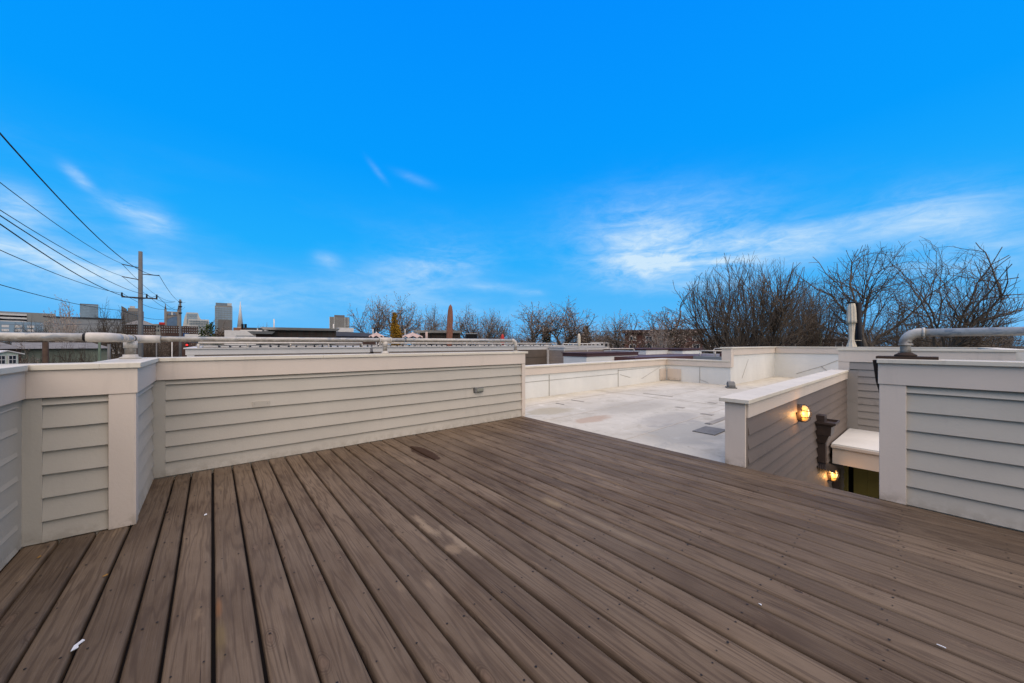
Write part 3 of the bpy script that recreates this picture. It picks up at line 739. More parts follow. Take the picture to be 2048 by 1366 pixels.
MB().box(10.52, 16.54, -1.05, -.85, -.3, HPT).build('wall', 'membrane', hp)
MB().box(10.52, 16.54, -1.1, -.80, HPT + .003, HPT + .040).build('cap_board', 'cap', hp)
s2 = MB()
s2.tube([(16.59, 3.3, .10), (16.59, 2.55, .42), (16.59, 1.9, .78)], .006, 4); s2.tube([(16.59, 2.6, .40), (16.59, 2.4, .22)], .006, 4); s2.tube([(16.59, 1.9, .78), (16.59, 1.9, .86)], .006, 4)
s2.tube([(13.0, 3.975, .1), (13.6, 3.975, .7)], .004, 4)
s2.build('membrane_seam', 'seam', hp, kind='stuff')
# things on the roof
F = FPX * (EYE - RZ) / (776 - 688.0); X, Y = W(1462, F)
vh = thing('roof_vent', 'small dark grey hooded vent on the white roof near the parapet step', 'vent', (X, Y, RZ), .5)
MB().prism([(-.17, -.12, 0), (.17, -.12, 0), (.17, .12, 0), (-.17, .12, 0)], (0, 0, .03)).build('base', 'patch', vh)
MB().prism([(-.14, -.09, .03), (.14, -.09, .03), (.14, -.09, .13), (.06, -.09, .19), (-.08, -.09, .17), (-.14, -.09, .09)], (0, .18, 0)).build('hood', 'patch', vh, bevel=.02)
F = FPX * (EYE - RZ) / (862 - 688.0); X, Y = W(1420, F)
tag(MB().box(X - .23, X + .23, Y - .15, Y + .15, RZ + .002, RZ + .012).build('roof_mat', 'patch'), 'square dark grey membrane patch on the white roof beside the half wall', 'roof patch')
def roof_patch(px, py, w_, l_, lb, mat='seam'):
    F = FPX * (EYE - RZ) / (py - 688.0); X, Y = W(px, F)
    tag(MB().box(X - w_ / 2, X + w_ / 2, Y - l_ / 2, Y + l_ / 2, RZ + .002, RZ + .006).build('roof_patch', mat), lb, 'roof patch')
roof_patch(1360, 815, .10, .16, 'small tan patch on the white roof towards its middle', 'seam')
roof_patch(1414, 829, .10, .20, 'tan patch on the white roof behind the long tan strip by the half wall')
roof_patch(1440, 840, .9, .10, 'long tan strip across the white roof by the half wall cap')
roof_patch(1416, 848, .07, .08, 'tiny dark patch just behind the square grey mat on the white roof', 'patch')
roof_patch(1120, 808, .03, .22, 'thin dark slit in the white roof nearest the long wall end', 'patch')
roof_patch(1155, 802, .03, .35, 'thin dark scratch on the white roof, second from the long wall end', 'patch')
roof_patch(1315, 790, .05, .75, 'dark seam line on the far part of the white roof', 'seam')
roof_patch(1425, 806, .12, .16, 'faint tan patch on the white roof in front of the hooded vent', 'seam')
rs = MB()
for y in (2.6, 4.1, 5.3): rs.box(3.99, 11.9, y, y + .012, RZ + .0015, RZ + .0035)
rs.box(7.9, 7.912, 1.5, 5.9, RZ + .002, RZ + .004)
struct(rs.build('roof_seam', plain('pale_seam', (.56, .49, .37), .7)))

# ================================================================ HANDRAIL PIPES
def arc(c, a, b, r, n=7): # from direction a to b about c
    a, b = Vector(a), Vector(b); return [Vector(c) + (a * math.cos(t) + b * math.sin(t)) * r for t in [math.pi / 2 * i / n for i in range(n + 1)]]
PR = .0265; PZ = 1.245
hl = thing('pipe_rail', 'worn galvanised pipe handrail above the left parapet cap', 'handrail')
MB().tube([(-1.15, 3.66, PZ), (-.655, 3.645, PZ)], PR, 16).build('pipe', 'pipe', hl)
MB().tube([(-1.15, 3.66, PZ), (-1.21, 3.63, PZ), (-1.23, 3.57, PZ), (-1.23, -2.5, PZ)], PR, 16).build('pipe', 'pipe', hl)
MB().tube([(-.662, 3.645, PZ), (-.640, 3.645, PZ)], .0240, 16).build('joint_ring', 'dark', hl)
MB().tube([(-.642, 3.645, PZ), (-.630, 3.645, PZ), (-.575, 3.65, PZ), (-.54, 3.68, PZ), (-.525, 3.74, PZ), (-.525, 3.84, PZ)], [.031, .033, .033, .0325, .031, .030], 16).build('elbow_sleeve', 'pipe_wrap', hl)
MB().tube([(-.525, 3.83, PZ), (-.525, 4.42, PZ)], .0285, 16).build('pipe', 'pipe_wrap', hl)
for y in (3.86, 4.02, 4.30, 4.40): MB().tube([(-.525, y, PZ), (-.525, y + .022, PZ)], .033, 16).build('collar', 'pipe_wrap', hl)
MB().tube([(-.525, 4.40, PZ), (-.525, 4.49, PZ), (-.50, 4.55, PZ), (-.44, 4.565, PZ), (-.36, 4.563, PZ)], [.034, .035, .035, .035, .034], 16).build('tee_fitting', 'pipe_wrap', hl)
# posts
def post(x, y, r, parent, ztop):
    MB().tube([(x, y, 1.10), (x, y, ztop)], r, 16).build('post', 'pipe', parent)
    MB().lathe([(r * 1.9, 0), (r * 1.9, .012), (r * 1.35, .018), (r * 1.3, .035), (r, .036)], (x, y, 1.0765), 18).build('base_flange', 'pipe_wrap', parent)
    MB().tube([(x, y, ztop - .06), (x, y, ztop)], r * 1.22, 16).build('collar', 'pipe_wrap', parent)
post(-.525, 4.36, .035, hl, PZ - .02)
tdir = Vector((4.40, -.08)).normalized()
def lw(x, dz=0): return (x, 4.565 - (x + .36) * .0182, PZ + .012 * (x + .36) / 4.3 + dz)
MB().tube([lw(-.37), lw(1.95)], .0245, 16).build('pipe', 'pipe', hl)
MB().tube([lw(1.97), lw(3.78)], .0255, 16).build('pipe', 'pipe', hl)
XP = onY(770, 690, 4.53)[0]
MB().tube([lw(XP - .07), lw(XP + .07)], .033, 16).build('tee_fitting', 'pipe_wrap', hl)
for q in (-.075, .062): MB().tube([lw(XP + q), lw(XP + q + .014)], .037, 16).build('collar', 'pipe_wrap', hl)
post(XP, lw(XP)[1], .027, hl, PZ - .015)
e = Vector(lw(3.77)); R0 = .07
MB().tube([e, e + Vector((.02, 0, 0))] + [e + Vector((.02, 0, -R0)) + Vector((math.sin(q), 0, math.cos(q))) * R0 for q in [math.pi / 2 * i / 7 for i in range(1, 8)]] + [e + Vector((.09, 0, -.10))], .031, 16).build('elbow', 'pipe_wrap', hl)
MB().tube([(e.x + .09, e.y, 1.08), (e.x + .09, e.y, 1.20)], .0265, 16).build('post', 'pipe', hl)
MB().lathe([(.05, 0), (.05, .010), (.03, .014)], (e.x + .09, e.y, 1.0765), 16).build('base_flange', 'pipe_wrap', hl)

hr = thing('pipe_rail', 'galvanised pipe handrail with elbow above the right parapet cap', 'handrail')
rx, ry = 4.12, .145
MB().tube([(rx, ry, 1.12), (rx, ry, 1.21)], .030, 18).build('post', 'pipe', hr)
MB().lathe([(.062, 0), (.062, .012), (.05, .018), (.036, .03)], (rx, ry, 1.1045), 18).build('base_flange', 'wood_pole', hr)
EZ = 1.285
MB().tube([(rx, ry, 1.195), (rx, ry, 1.21)] + [(rx, ry - .075 + .075 * math.cos(q), EZ - .075 + .075 * math.sin(q)) for q in [math.pi / 2 * i / 8 for i in range(9)]] + [(rx, ry - .09, EZ)], .035, 18).build('elbow', 'pipe', hr)
MB().tube([(rx, ry, 1.188), (rx, ry, 1.202)], .040, 18).build('collar', 'pipe', hr)
MB().tube([(rx, ry - .085, EZ), (rx, ry - .10, EZ)], .040, 18).build('collar', 'pipe', hr)
MB().tube([(rx, ry - .09, EZ), (rx, -3.0, EZ)], .030, 18).build('pipe', 'pipe', hr)

# ================================================================ NEIGHBOUR ROOFS
def pbox(parent, x0, x1, y0, y1, ztop, wall='far_taupe', fas='white_fascia', fh=.17, cap=None, z0=-9.0, ov=.04, roofz=None, hollow=True, th=.2):
    """a townhouse volume whose parapet rises above its flat roof"""
    rz = ztop - 1.0 if roofz is None else roofz
    body = MB().box(x0, x1, y0, y1, z0, rz); body.build('wall', wall, parent)
    MB().box(x0 + th, x1 - th, y0 + th, y1 - th, rz + .003, rz + .02).build('roof', 'roof', parent)
    rg = MB()
    for b in ((x0, x1, y0, y0 + th), (x0, x1, y1 - th, y1), (x0, x0 + th, y0 + th, y1 - th), (x1 - th, x1, y0 + th, y1 - th)):
        rg.box(b[0], b[1], b[2], b[3], rz, ztop - .03)
    rg.build('parapet', wall, parent)
    fb = MB()
    for b in ((x0 - .03, x1 + .03, y0 - .03, y0 - .001), (x0 - .03, x0 - .001, y0, y1), (x1 + .001, x1 + .03, y0, y1), (x0 - .03, x1 + .03, y1 + .001, y1 + .03)):
        fb.box(b[0], b[1], b[2], b[3], ztop - .03 - fh, ztop - .031)
    fb.build('fascia', fas, parent)
    cp = MB()
    for b in ((x0 - ov - .03, x1 + ov + .03, y0 - ov - .03, y0 + th + ov), (x0 - ov - .03, x1 + ov + .03, y1 - th - ov, y1 + ov + .03), (x0 - ov - .03, x0 + th + ov, y0 + th + ov, y1 - th - ov), (x1 - th - ov, x1 + ov + .03, y0 + th + ov, y1 - th - ov)):
        cp.box(b[0], b[1], b[2], b[3], ztop - .0295, ztop)
    cp.build('cap', cap or fas, parent)
def laps_on(parent, axis, fixed, a, b, z0, z1, mat, step=.14, proud=.016, sign=-1):
    z = z1
    while z > z0:
        zb = z - step
        if axis == 'y': P_ = [(a, fixed, z), (a, fixed + sign * .003, z), (a, fixed + sign * proud, zb), (a, fixed, zb)]; d = (b - a, 0, 0)
        else: P_ = [(fixed, a, z), (fixed + sign * .003, a, z), (fixed + sign * proud, a, zb), (fixed, a, zb)]; d = (0, b - a, 0)
        MB().prism(P_, d).build('siding_board', mat, parent); z = zb
def pipe_rail(label, pts, z, r=.03, n_posts=3, zbase=None, mat='pipe_wrap'):
    o = thing('pipe_rail', label, 'handrail')
    MB().tube([(x, y, z) for x, y in pts], r, 8).build('pipe', mat, o)
    for i in range(n_posts):
        f = i / max(1, n_posts - 1); p = Vector(pts[0]).lerp(Vector(pts[-1]), f)
        MB().tube([(p.x, p.y, zbase), (p.x, p.y, z - r)], r * .9, 8).build('post', mat, o)
    return o

# n1: long white-fasciaed townhouse roof straight behind our long wall
n1 = thing('townhouse', 'taupe townhouse with long white roof fascia directly behind the left long wall', 'building')
xa = onY(368, 700, 13.6)[0]; xb = onY(738, 700, 13.6)[0]; xc = onY(1094, 700, 13.6)[0]
pbox(n1, xa + .06, xb, 13.6, 21.0, 1.09, fh=.17)
pbox(n1, xb + .25, xc + 1.6, 13.85, 21.0, 1.10, fh=.17)
MB().box(xa + .06, xa + .22, 13.575, 13.599, -3, .885).build('corner_board', 'white_fascia', n1)
xr0 = onY(1054, 700, 13.85)[0]; xr1 = onY(1092, 700, 13.85)[0]
MB().box(xr0 - .9, xr1, 13.80, 13.849, -3, .895).build('recess_wall', 'far_brown', n1)
for zq in (.895, .50, .02): MB().prism([(xr0 - .9, 13.799, zq), (xr0 - .9, 13.795, zq), (xr0 - .9, 13.775, zq - .39), (xr0 - .9, 13.799, zq - .39)], (xr1 - xr0 + .9, 0, 0)).build('siding_board', 'far_brown', n1)
MB().box(xr1, xr1 + .11, 13.70, 13.849, -3, .895).build('corner_board', 'white_fascia', n1)
# block projecting towards us (taupe siding, then dark red cap)
n2 = thing('townhouse', 'taupe sided rooftop block with white fascia beside the brown recess', 'building')
y_n = onX(1129, 700, xr1 + .12)[1]
pbox(n2, xr1 + .12, xr1 + 4.0, y_n, 13.69, 1.03, fh=.14)
laps_on(n2, 'x', xr1 + .119, y_n, 13.68, -.6, .86, 'far_taupe')
n3 = thing('townhouse', 'low white rooftop parapet with dark maroon metal cap, left of the roof corner', 'building')
X3, Y3 = W(1173, 15.0)
yl = onX(1127, 706, X3)[1]; xr = onY(1275, 706, Y3)[0]
pbox(n3, X3, xr, Y3, yl, Z(706, 15.0), wall='membrane', fas='maroon', fh=.13)
n4 = thing('townhouse', 'long white parapet with pale rail behind the maroon capped roof', 'building')
X4, Y4 = W(1128, 27); pbox(n4, X4, onY(1207, 690, Y4)[0], Y4, Y4 + 5, Z(691, 27), wall='white', fh=.26)
pipe_rail('thin white rail on the long white parapet behind the small cream umbrella', [(X4, Y4 + .1), (onY(1203, 690, Y4)[0], Y4 + .1)], Z(687.5, 27), .035, 9, Z(692, 27), 'white')
n5 = thing('townhouse', 'white rooftop block with maroon cap in front of the brick apartments', 'building')
X5, Y5 = W(1292, 19); xe = onY(1362, 700, Y5)[0]
pbox(n5, X5, xe, Y5, Y5 + 3.5, Z(697.5, 19), wall='membrane', fas='maroon', fh=.05, roofz=Z(702, 19))
X5b, Y5b = W(1272, 20.5); pbox(n5, X5b, onY(1290, 700, Y5b)[0], Y5b, Y5b + 3, Z(697.0, 20.5), wall='membrane', fas='maroon', fh=.10)
X5c, Y5c = W(1365, 20); pbox(n5, X5c, onY(1403, 700, Y5c)[0], Y5c, Y5c + 3, Z(697.0, 20), wall='membrane', fas='maroon', fh=.10)
n6 = thing('low_roof', 'low dark maroon edged roof strip just behind the roof corner', 'roof')
X6, Y6 = W(1270, 15.5); MB().hexa([(X6, Y6, -9), (X6 + 6.2, Y6 - 1.6, -9), (X6 + 7, Y6 + 3, -9), (X6, Y6 + 3, -9), (X6, Y6, Z(715, 15.5)), (X6 + 6.2, Y6 - 1.6, Z(711.5, 17)), (X6 + 7, Y6 + 3, Z(711.5, 17)), (X6, Y6 + 3, Z(715, 15.5))]).build('wall', 'maroon', n6)
n7 = thing('deck_block', 'grey roof deck block with rails beside the beige parapet step', 'roof')
X7, Y7 = W(1392, 17); MB().box(X7, X7 + 5, Y7 - 1.5, Y7 + 2, -9, Z(712, 17)).build('wall', 'grey_wall', n7)
MB().box(X7 - .05, X7 + 5, Y7 - 1.56, Y7 - 1.501, Z(716, 17), Z(712.5, 17)).build('fascia', 'white', n7)
MB().box(X7 + .1, X7 + .4, Y7 - 1.2, Y7 - 1.0, Z(712, 17), Z(705, 17)).build('post', 'maroon', n7)
MB().box(X7 + 1.0, X7 + 1.4, Y7 - 1.2, Y7 - 1.0, Z(712, 17), Z(705, 17)).build('post', 'maroon', n7)
pipe_rail('upper pale rail on the grey roof deck beside the parapet step', [W(1400, 17), W(1462, 16.6)], Z(701.5, 17), .03, 3, Z(712, 17))
pipe_rail('upper rear white rail behind the grey roof deck', [W(1428, 20), W(1462, 19.6)], Z(697, 20), .03, 3, Z(712, 20))
pipe_rail('pale rail running along the maroon capped roof', [W(1128, 17.5), W(1268, 17.5)], Z(697.5, 17.5), .022, 4, Z(704, 17.5))

# rails and more parapets of the row beyond n1
pipe_rail('long galvanised rail with hanging bulbs on the white townhouse roof', [(xa + .3, 13.75), (xb - .2, 13.75)], 1.235, .03, 5, 1.09)
pipe_rail('galvanised rail continuing right on the white townhouse roof', [(xb + .5, 14.0), (xc + 1.2, 14.0)], 1.235, .03, 6, 1.10)
n8 = thing('townhouse', 'second white parapet row glimpsed beneath the nearer rail', 'building')
X8, Y8 = W(392, 20); pbox(n8, X8, onY(1040, 690, Y8)[0], Y8 + 2.2, Y8 + 9, 1.14, wall='white', fh=.3)
n9 = thing('townhouse', 'third and farthest white parapet of the townhouse row', 'building')
X9, Y9 = W(430, 32); pbox(n9, X9, onY(1110, 690, Y9)[0], Y9, Y9 + 9, 1.12, wall='white', fh=.4)
# string lights
slg = thing('string_lights', 'string of small dark bulbs hung along the neighbouring roof rail', 'string lights')
sw = MB(); ppts = []
for i in range(60):
    x = xa + .5 + i * (xc + .6 - xa) / 60; ppts.append((x, 13.70 if x < xb else 13.95, 1.185 - .03 * abs(math.sin(i * .52))))
sw.tube(ppts, .006, 4).build('cord', 'wire', slg)
bm = MB().lathe([(.012, .05), (.016, .03), (.035, 0), (.03, -.03), (.01, -.05)], (0, 0, -.05), 8).mesh('bulb', 'bulb')
bm2 = MB().lathe([(.012, .05), (.016, .03), (.045, 0), (.04, -.03), (.01, -.05)], (0, 0, -.05), 8).mesh('bulb', 'white_bulb')
for i in range(1, 60, 1):
    o = bpy.data.objects.new('bulb', bm if (i % 3 or i < 34) else bm2); COL.objects.link(o); o.parent = slg; o.location = ppts[i]; o.rotation_euler = (random.uniform(-.4, .4), random.uniform(-.4, .4), 0)

# ================================================================ UMBRELLAS
def folded_umbrella(name, px, ytop, ybot, wpx, F, mat, label, pole=None, pleats=9):
    X, Y = W(px, F); zb, zt = Z(ybot, F), Z(ytop, F); w_ = wpx / FPX * F / 2 / (1.12 * math.sqrt(1 + ((px - 1024) / FPX) ** 2)); h = zt - zb
    u = thing(name, label, 'umbrella', (X, Y, zb), -YAW)
    mb = MB(); n = pleats * 6; prof = [(0, .62), (.08, .80), (.25, .88), (.4, .98), (.55, .90), (.7, .95), (.85, .80), (.95, .55), (1.0, .12)]
    if pole: prof = [(-.3, 1.4), (0, 1.15), (.08, .80), (.16, .58), (.30, .62), (.45, .74), (.53, .80), (.535, 1.08), (.60, 1.02), (.78, .96), (.90, .88), (.985, .72), (1.0, .40)]
    for f, r in prof:
        for j in range(n):
            a = 2 * math.pi * j / n; rr = w_ * r * (1 + .12 * math.sin(a * pleats + f * 2) + .05 * math.sin(a * 2 + f * 5))
            mb.v.append((rr * math.cos(a), rr * math.sin(a), f * h))
    for i in range(len(prof) - 1):
        for j in range(n): mb.f.append((i * n + j, i * n + (j + 1) % n, (i + 1) * n + (j + 1) % n, (i + 1) * n + j)); mb.smooth.append(True)
    mb.f.append(tuple((len(prof) - 1) * n + j for j in range(n))); mb.smooth.append(True)
    mb.build('canopy', mat, u)
    return u, X, Y, zb, zt, w_
u, X, Y, zb, zt, w_ = folded_umbrella('folded_umbrella', 1703, 606, 692, 20, 19.5, 'umbrella_cream', 'folded cream cantilever umbrella beside a black mast behind the far parapet', True, 8)
MB().lathe([(.12, 0), (.17, .01), (.17, .035), (.03, .07)], (-.02, 0, zt - zb), 14).build('top_cap', 'dark', u)
MB().tube([(.40, 0, -1.5), (.40, 0, zt - zb + .03)], .115, 14).build('mast', 'dark', u)
MB().tube([(.14, 0, -.2), (.18, 0, (zt - zb) * .4), (.22, 0, zt - zb)], .035, 8).build('arm', 'dark', u)
MB().tube([(-.2, -.12, .28), (.0, -.26, .30), (.40, -.14, .30)], .012, 6).build('tie_cord', 'umbrella_cream', u)
MB().tube([(0, 0, zt - zb + .04), (.36, 0, zt - zb - .02)], .035, 8).build('arm', 'dark', u)
u, X, Y, zb, zt, w_ = folded_umbrella('folded_umbrella', 898, 609, 697, 13, 20, 'umbrella_brown', 'tall closed umbrella in a rusty brown cover standing on the neighbouring roof')
u.rotation_euler = (0, math.radians(2.0), -YAW)
u, X, Y, zb, zt, w_ = folded_umbrella('folded_umbrella', 1158, 667, 693, 7, 24, 'umbrella_cream', 'small closed cream umbrella on the long white parapet roof')
MB().tube([(0, 0, -.6), (0, 0, .2)], .04, 6).build('pole', 'white', u)
def open_canopy(px0, px1, ytop, ybot, F, label):
    X, Y = W((px0 + px1) / 2, F); r = (px1 - px0) / FPX * F / 2; zt, zb = Z(ytop, F), Z(ybot, F)
    u = thing('patio_umbrella', label, 'umbrella', (X, Y, -1.0)); n = 8
    mb = MB()
    mb.v.append((0, 0, zt + 1))
    for j in range(n * 2):
        a = math.pi * j / n; k = 1 if j % 2 == 0 else .93; mb.v.append((r * k * math.cos(a), r * k * math.sin(a), (zb if j % 2 == 0 else zb + (zt - zb) * .35) + 1))
    for j in range(n * 2): mb.f.append((0, 1 + j, 1 + (j + 1) % (n * 2))); mb.smooth.append(False)
    o = mb.build('canopy', 'pink_canvas', u); sm = o.modifiers.new('solid', 'SOLIDIFY'); sm.thickness = .02
    MB().tube([(0, 0, 0), (0, 0, zt + 1.05)], .04, 6).build('pole', 'white', u)
open_canopy(738, 768, 665, 675, 24, 'open faded pink patio umbrella left of the orange conifer')
open_canopy(804, 846, 665, 676, 26, 'open faded pink patio umbrella right of the orange conifer')

# ================================================================ TREES
def make_tree(seed, stems=1, fork=.42, r0=.018, rmin=.0006, split=.62, side=.75, up=.06, wig=.10, lexp=.55, l1=.26, fanout=.5, buds=0, flat=.0, budk=2, bs=.007, env=(.70, .32, .36), extra=1.2, ex=.44, lean=(0, 0)):
    """forking branches: each ends in a continuing leader and one or two side shoots, radii by the pipe model"""
    R = random.Random(seed); limb, twig, bud = MB(), MB(), MB()
    def vec(): return Vector((R.gauss(0, 1), R.gauss(0, 1), R.gauss(0, 1)))
    stack = []
    for s in range(stems):
        a = 2 * math.pi * (s + R.random() * .5) / stems
        k = fanout * R.uniform(.5, 1.15) if stems > 1 else .04
        stack.append((Vector((math.cos(a) * .012, math.sin(a) * .012, 0)) if stems > 1 else Vector((0, 0, 0)), Vector((math.cos(a) * k, math.sin(a) * k, 1)).normalized(), r0 * R.uniform(.8, 1.1), 0))
    while stack:
        p, d, r, lv = stack.pop()
        ln = (fork if lv == 0 else l1 * (r / r0) ** lexp) * R.uniform(.7, 1.25)
        n = 5 if lv == 0 else (4 if r > r0 * .3 else 2)
        pts = [p.copy()]; ds = [d.copy()]
        u_ = up * (.3 if lv == 0 else 1)
        if lv > 0 and ((p.z - env[0]) / env[1]) ** 2 + (p.x ** 2 + p.y ** 2) / env[2] ** 2 > .75:
            inw = Vector((-p.x, -p.y, env[0] - p.z)); d = (d + inw.normalized() * .24).normalized()
        for i in range(n):
            d = (d + vec() * wig * (.5 if lv == 0 else 1) + Vector((0, 0, u_ - flat * max(0, d.z)))).normalized()
            p = p + d * (ln / n); pts.append(p.copy()); ds.append(d.copy())
        r1 = r * .94
        (limb if r > r0 * .22 else twig).tube(pts, [r + (r1 - r) * i / n for i in range(n + 1)], 7 if r > r0 * .5 else (5 if r > r0 * .2 else 3), cap=False)
        q_ = pts[-1]; out_e = lv > 1 and ((q_.z - env[0]) / env[1]) ** 2 * (1 if q_.z > env[0] else .25) + (q_.x ** 2 + q_.y ** 2) / env[2] ** 2 > R.uniform(.8, 1.15)
        if r1 * .7 < rmin or (out_e and r1 < r0 * .16):
            if buds and R.random() < buds:
                for _ in range(budk):
                    c = pts[-1] + vec() * bs * .8; s_ = R.uniform(.5, 1.1) * bs
                    a_, b_ = vec().normalized() * s_, vec().normalized() * s_
                    bud.face([c - a_, c + b_, c + a_, c - b_])
            continue
        def turn(dd, ang):
            sd_ = vec(); sd_ = (sd_ - dd * sd_.dot(dd)).normalized(); q = (dd * math.cos(ang) + sd_ * math.sin(ang))
            if q.z < -.2 and lv < 5: q.z *= -.3
            return q.normalized()
        f = R.uniform(.52, .80)                       # share of the cross-section kept by the leader
        ra, rb = r1 * f ** ex, r1 * (1 - f) ** ex
        stack.append((p, turn(d, split * R.uniform(.25, .7)), ra, lv + 1))
        stack.append((p, turn(d, side * R.uniform(.7, 1.25)), rb, lv + 1))
        ne = int(extra + R.random()) if lv > 0 else 0
        for e_ in range(ne):
            if rb * .6 > rmin:
                i_ = min(n - 1, 1 + e_); stack.append((pts[i_], turn(ds[i_], side * R.uniform(.8, 1.3)), rb * .58, lv + 1))
        if lv == 0:
            stack.append((p, turn(d, side * R.uniform(.7, 1.1)), rb, lv + 1))
    vs_ = limb.v + twig.v; zs = sorted(v[2] for v in vs_); top = zs[int(len(zs) * .997)]
    rs_ = sorted(math.hypot(v[0], v[1]) for v in vs_); rad_ = rs_[int(len(rs_) * .97)]
    return limb, twig, bud, top, rad_
PROTO = {}
def proto(key, bark, twm, **k):
    limb, twig, bud, top, rad_ = make_tree(**k)
    print('TREE', key, len(limb.f) + len(twig.f), round(top, 2), round(rad_, 2))
    PROTO[key] = (limb.mesh('trunk', bark), twig.mesh('crown', twm), (bud.mesh('bud', 'twig_pale') if bud.f else None), top, rad_)
proto('fan', 'bark_dark', 'twig', seed=11, stems=9, fork=.33, r0=.0125, rmin=.00050, split=.40, side=.55, up=.05, wig=.07, l1=.125, lexp=.34, fanout=.42, env=(.60, .42, .40), extra=1.3)
proto('broad', 'bark_mid', 'twig', seed=107, stems=4, fork=.40, r0=.0130, rmin=.00046, split=.50, side=.8, up=.03, wig=.08, l1=.125, lexp=.36, fanout=.42, env=(.66, .34, .42), extra=1.5)
proto('dense', 'bark_dark', 'bark_mid', seed=29, stems=5, fork=.36, r0=.013, rmin=.00052, split=.5, side=.9, up=.02, wig=.10, l1=.13, lexp=.36, fanout=.6, flat=.03, env=(.62, .34, .44), extra=1.5)
proto('oak_a', 'bark_mid', 'twig', seed=31, stems=2, fork=.48, r0=.015, rmin=.00085, split=.52, side=.85, up=.03, wig=.10, l1=.115, lexp=.36, fanout=.24, buds=1, bs=.0062, budk=3, env=(.72, .28, .34), extra=2.4)
proto('oak_b', 'bark_dark', 'twig', seed=42, stems=1, fork=.50, r0=.024, rmin=.00085, split=.55, side=.9, up=.03, wig=.10, l1=.12, lexp=.34, buds=1, bs=.0062, budk=3, env=(.72, .28, .33), extra=2.4)
proto('oak_c', 'bark_mid', 'twig', seed=57, stems=4, fork=.44, r0=.013, rmin=.00085, split=.45, side=.75, up=.05, wig=.09, l1=.12, lexp=.35, fanout=.28, buds=1, bs=.0062, budk=3, env=(.70, .30, .34), extra=2.1)
proto('syca', 'bark_pale', 'twig_pale', seed=68, stems=3, fork=.50, r0=.014, rmin=.0011, split=.42, side=.65, up=.04, wig=.08, l1=.13, lexp=.38, fanout=.36, buds=1, bs=.009, env=(.72, .28, .34), extra=1.0)
proto('brush', 'twig', 'twig', seed=77, stems=8, fork=.36, r0=.012, rmin=.0013, split=.55, side=.9, up=.03, wig=.14, l1=.15, lexp=.38, fanout=.45, env=(.6, .4, .5), extra=1.4)
proto('fan_dark', 'bark_dark', 'bark_dark', seed=12, stems=8, fork=.40, r0=.0135, rmin=.0009, split=.5, side=.7, up=.04, wig=.12, l1=.13, lexp=.36, fanout=.5, env=(.62, .38, .42), extra=1.4)
NT = [0]
def tree(name, key, px, F, ytop, wpx, label, group=None, rz=None, base=GZ, cat='tree', sy=None):
    lm, tm, bm_, top, rad_ = PROTO[key]
    X, Y = W(px, F); H_ = Z(ytop, F) - base; Wd = wpx / FPX * F / 2 / math.sqrt(1 + ((px - 1024) / FPX) ** 2)
    NT[0] += 1
    o = thing(name, label, cat, (X, Y, base), rz if rz is not None else NT[0] * 1.7, group)
    o.scale = (Wd / rad_, (sy or 1) * Wd / rad_, H_ / top)
    for nm, me in (('trunk', lm), ('crown', tm), ('bud', bm_)):
        if me is None: continue
        c = bpy.data.objects.new(nm, me); COL.objects.link(c); c.parent = o
        if nm == 'bud': c['kind'] = 'stuff'
    return o
tree('bare_tree', 'fan', 1490, 44, 522, 270, 'large bare tree with upright fanned branches left of the cream umbrella', rz=.6)
tree('bare_tree', 'broad', 1795, 38, 495, 395, 'largest bare spreading tree, right behind the cream umbrella', rz=2.2)
tree('bare_tree', 'dense', 1880, 47, 574, 280, 'dark dense low spreading bare tree at the far right', rz=1.1)
tree('bare_tree', 'fan', 1615, 58, 566, 150, 'slim bare tree between the two largest bare trees', rz=2.9)
tree('bare_tree', 'oak_c', 1310, 70, 596, 190, 'bare bushy tree in front of the brick apartments', rz=.3)
tree('bare_tree', 'oak_a', 1238, 75, 630, 80, 'small bare tree at the left end of the brick apartments')
tree('bare_tree', 'syca', 1318, 58, 640, 60, 'small pale stemmed bare tree before the brick apartments')
tree('bare_tree', 'oak_a', 1062, 85, 607, 120, 'bare tree left of the pair above the maroon roofs', rz=.9)
tree('bare_tree', 'oak_b', 1126, 85, 603, 125, 'bare tree with clustered crown right of the pair above the maroon roofs', rz=2.0)
tree('bare_tree', 'oak_a', 740, 80, 597, 90, 'leaning bare tree just left of the orange conifer', rz=.2)
tree('bare_tree', 'oak_b', 795, 82, 595, 105, 'tallest bare tree behind the orange conifer', rz=1.4)
tree('bare_tree', 'oak_c', 850, 95, 618, 76, 'slender bare tree between the conifer and the brown umbrella', rz=.5)
tree('bare_tree', 'oak_a', 872, 105, 616, 50, 'slight bare tree just left of the brown umbrella', rz=2.5)
tree('bare_tree', 'oak_b', 928, 95, 614, 84, 'full bare tree just right of the brown umbrella', rz=2.6)
tree('bare_tree', 'oak_a', 968, 100, 622, 60, 'narrow bare tree second right of the brown umbrella', rz=.1)
tree('bare_tree', 'oak_b', 996, 105, 627, 66, 'rounded bare tree third right of the brown umbrella', rz=.1)
tree('bare_tree', 'oak_b', 1195, 130, 655, 60, 'low bare tree right of the small closed cream umbrella')
tree('bare_tree', 'syca', 122, 60, 597, 100, 'pale budding bare tree left of the square glass tower', rz=.4)
tree('bare_tree', 'fan_dark', 238, 62, 615, 120, 'broad bare tree with fanned branches left of the large utility pole', rz=1.9)
tree('bare_tree', 'fan_dark', 62, 58, 645, 110, 'dark bare tree before the striped parking garage', rz=.7)
tree('bare_tree', 'oak_c', 25, 40, 690, 120, 'tangled bare tree beside the pale mint dormer house')
tree('bare_tree', 'oak_c', 62, 34, 690, 100, 'tangled bare tree behind the dark wooden pole')
tree('bare_tree', 'fan_dark', 150, 36, 690, 110, 'brown brushy bare tree over the grey green shed')
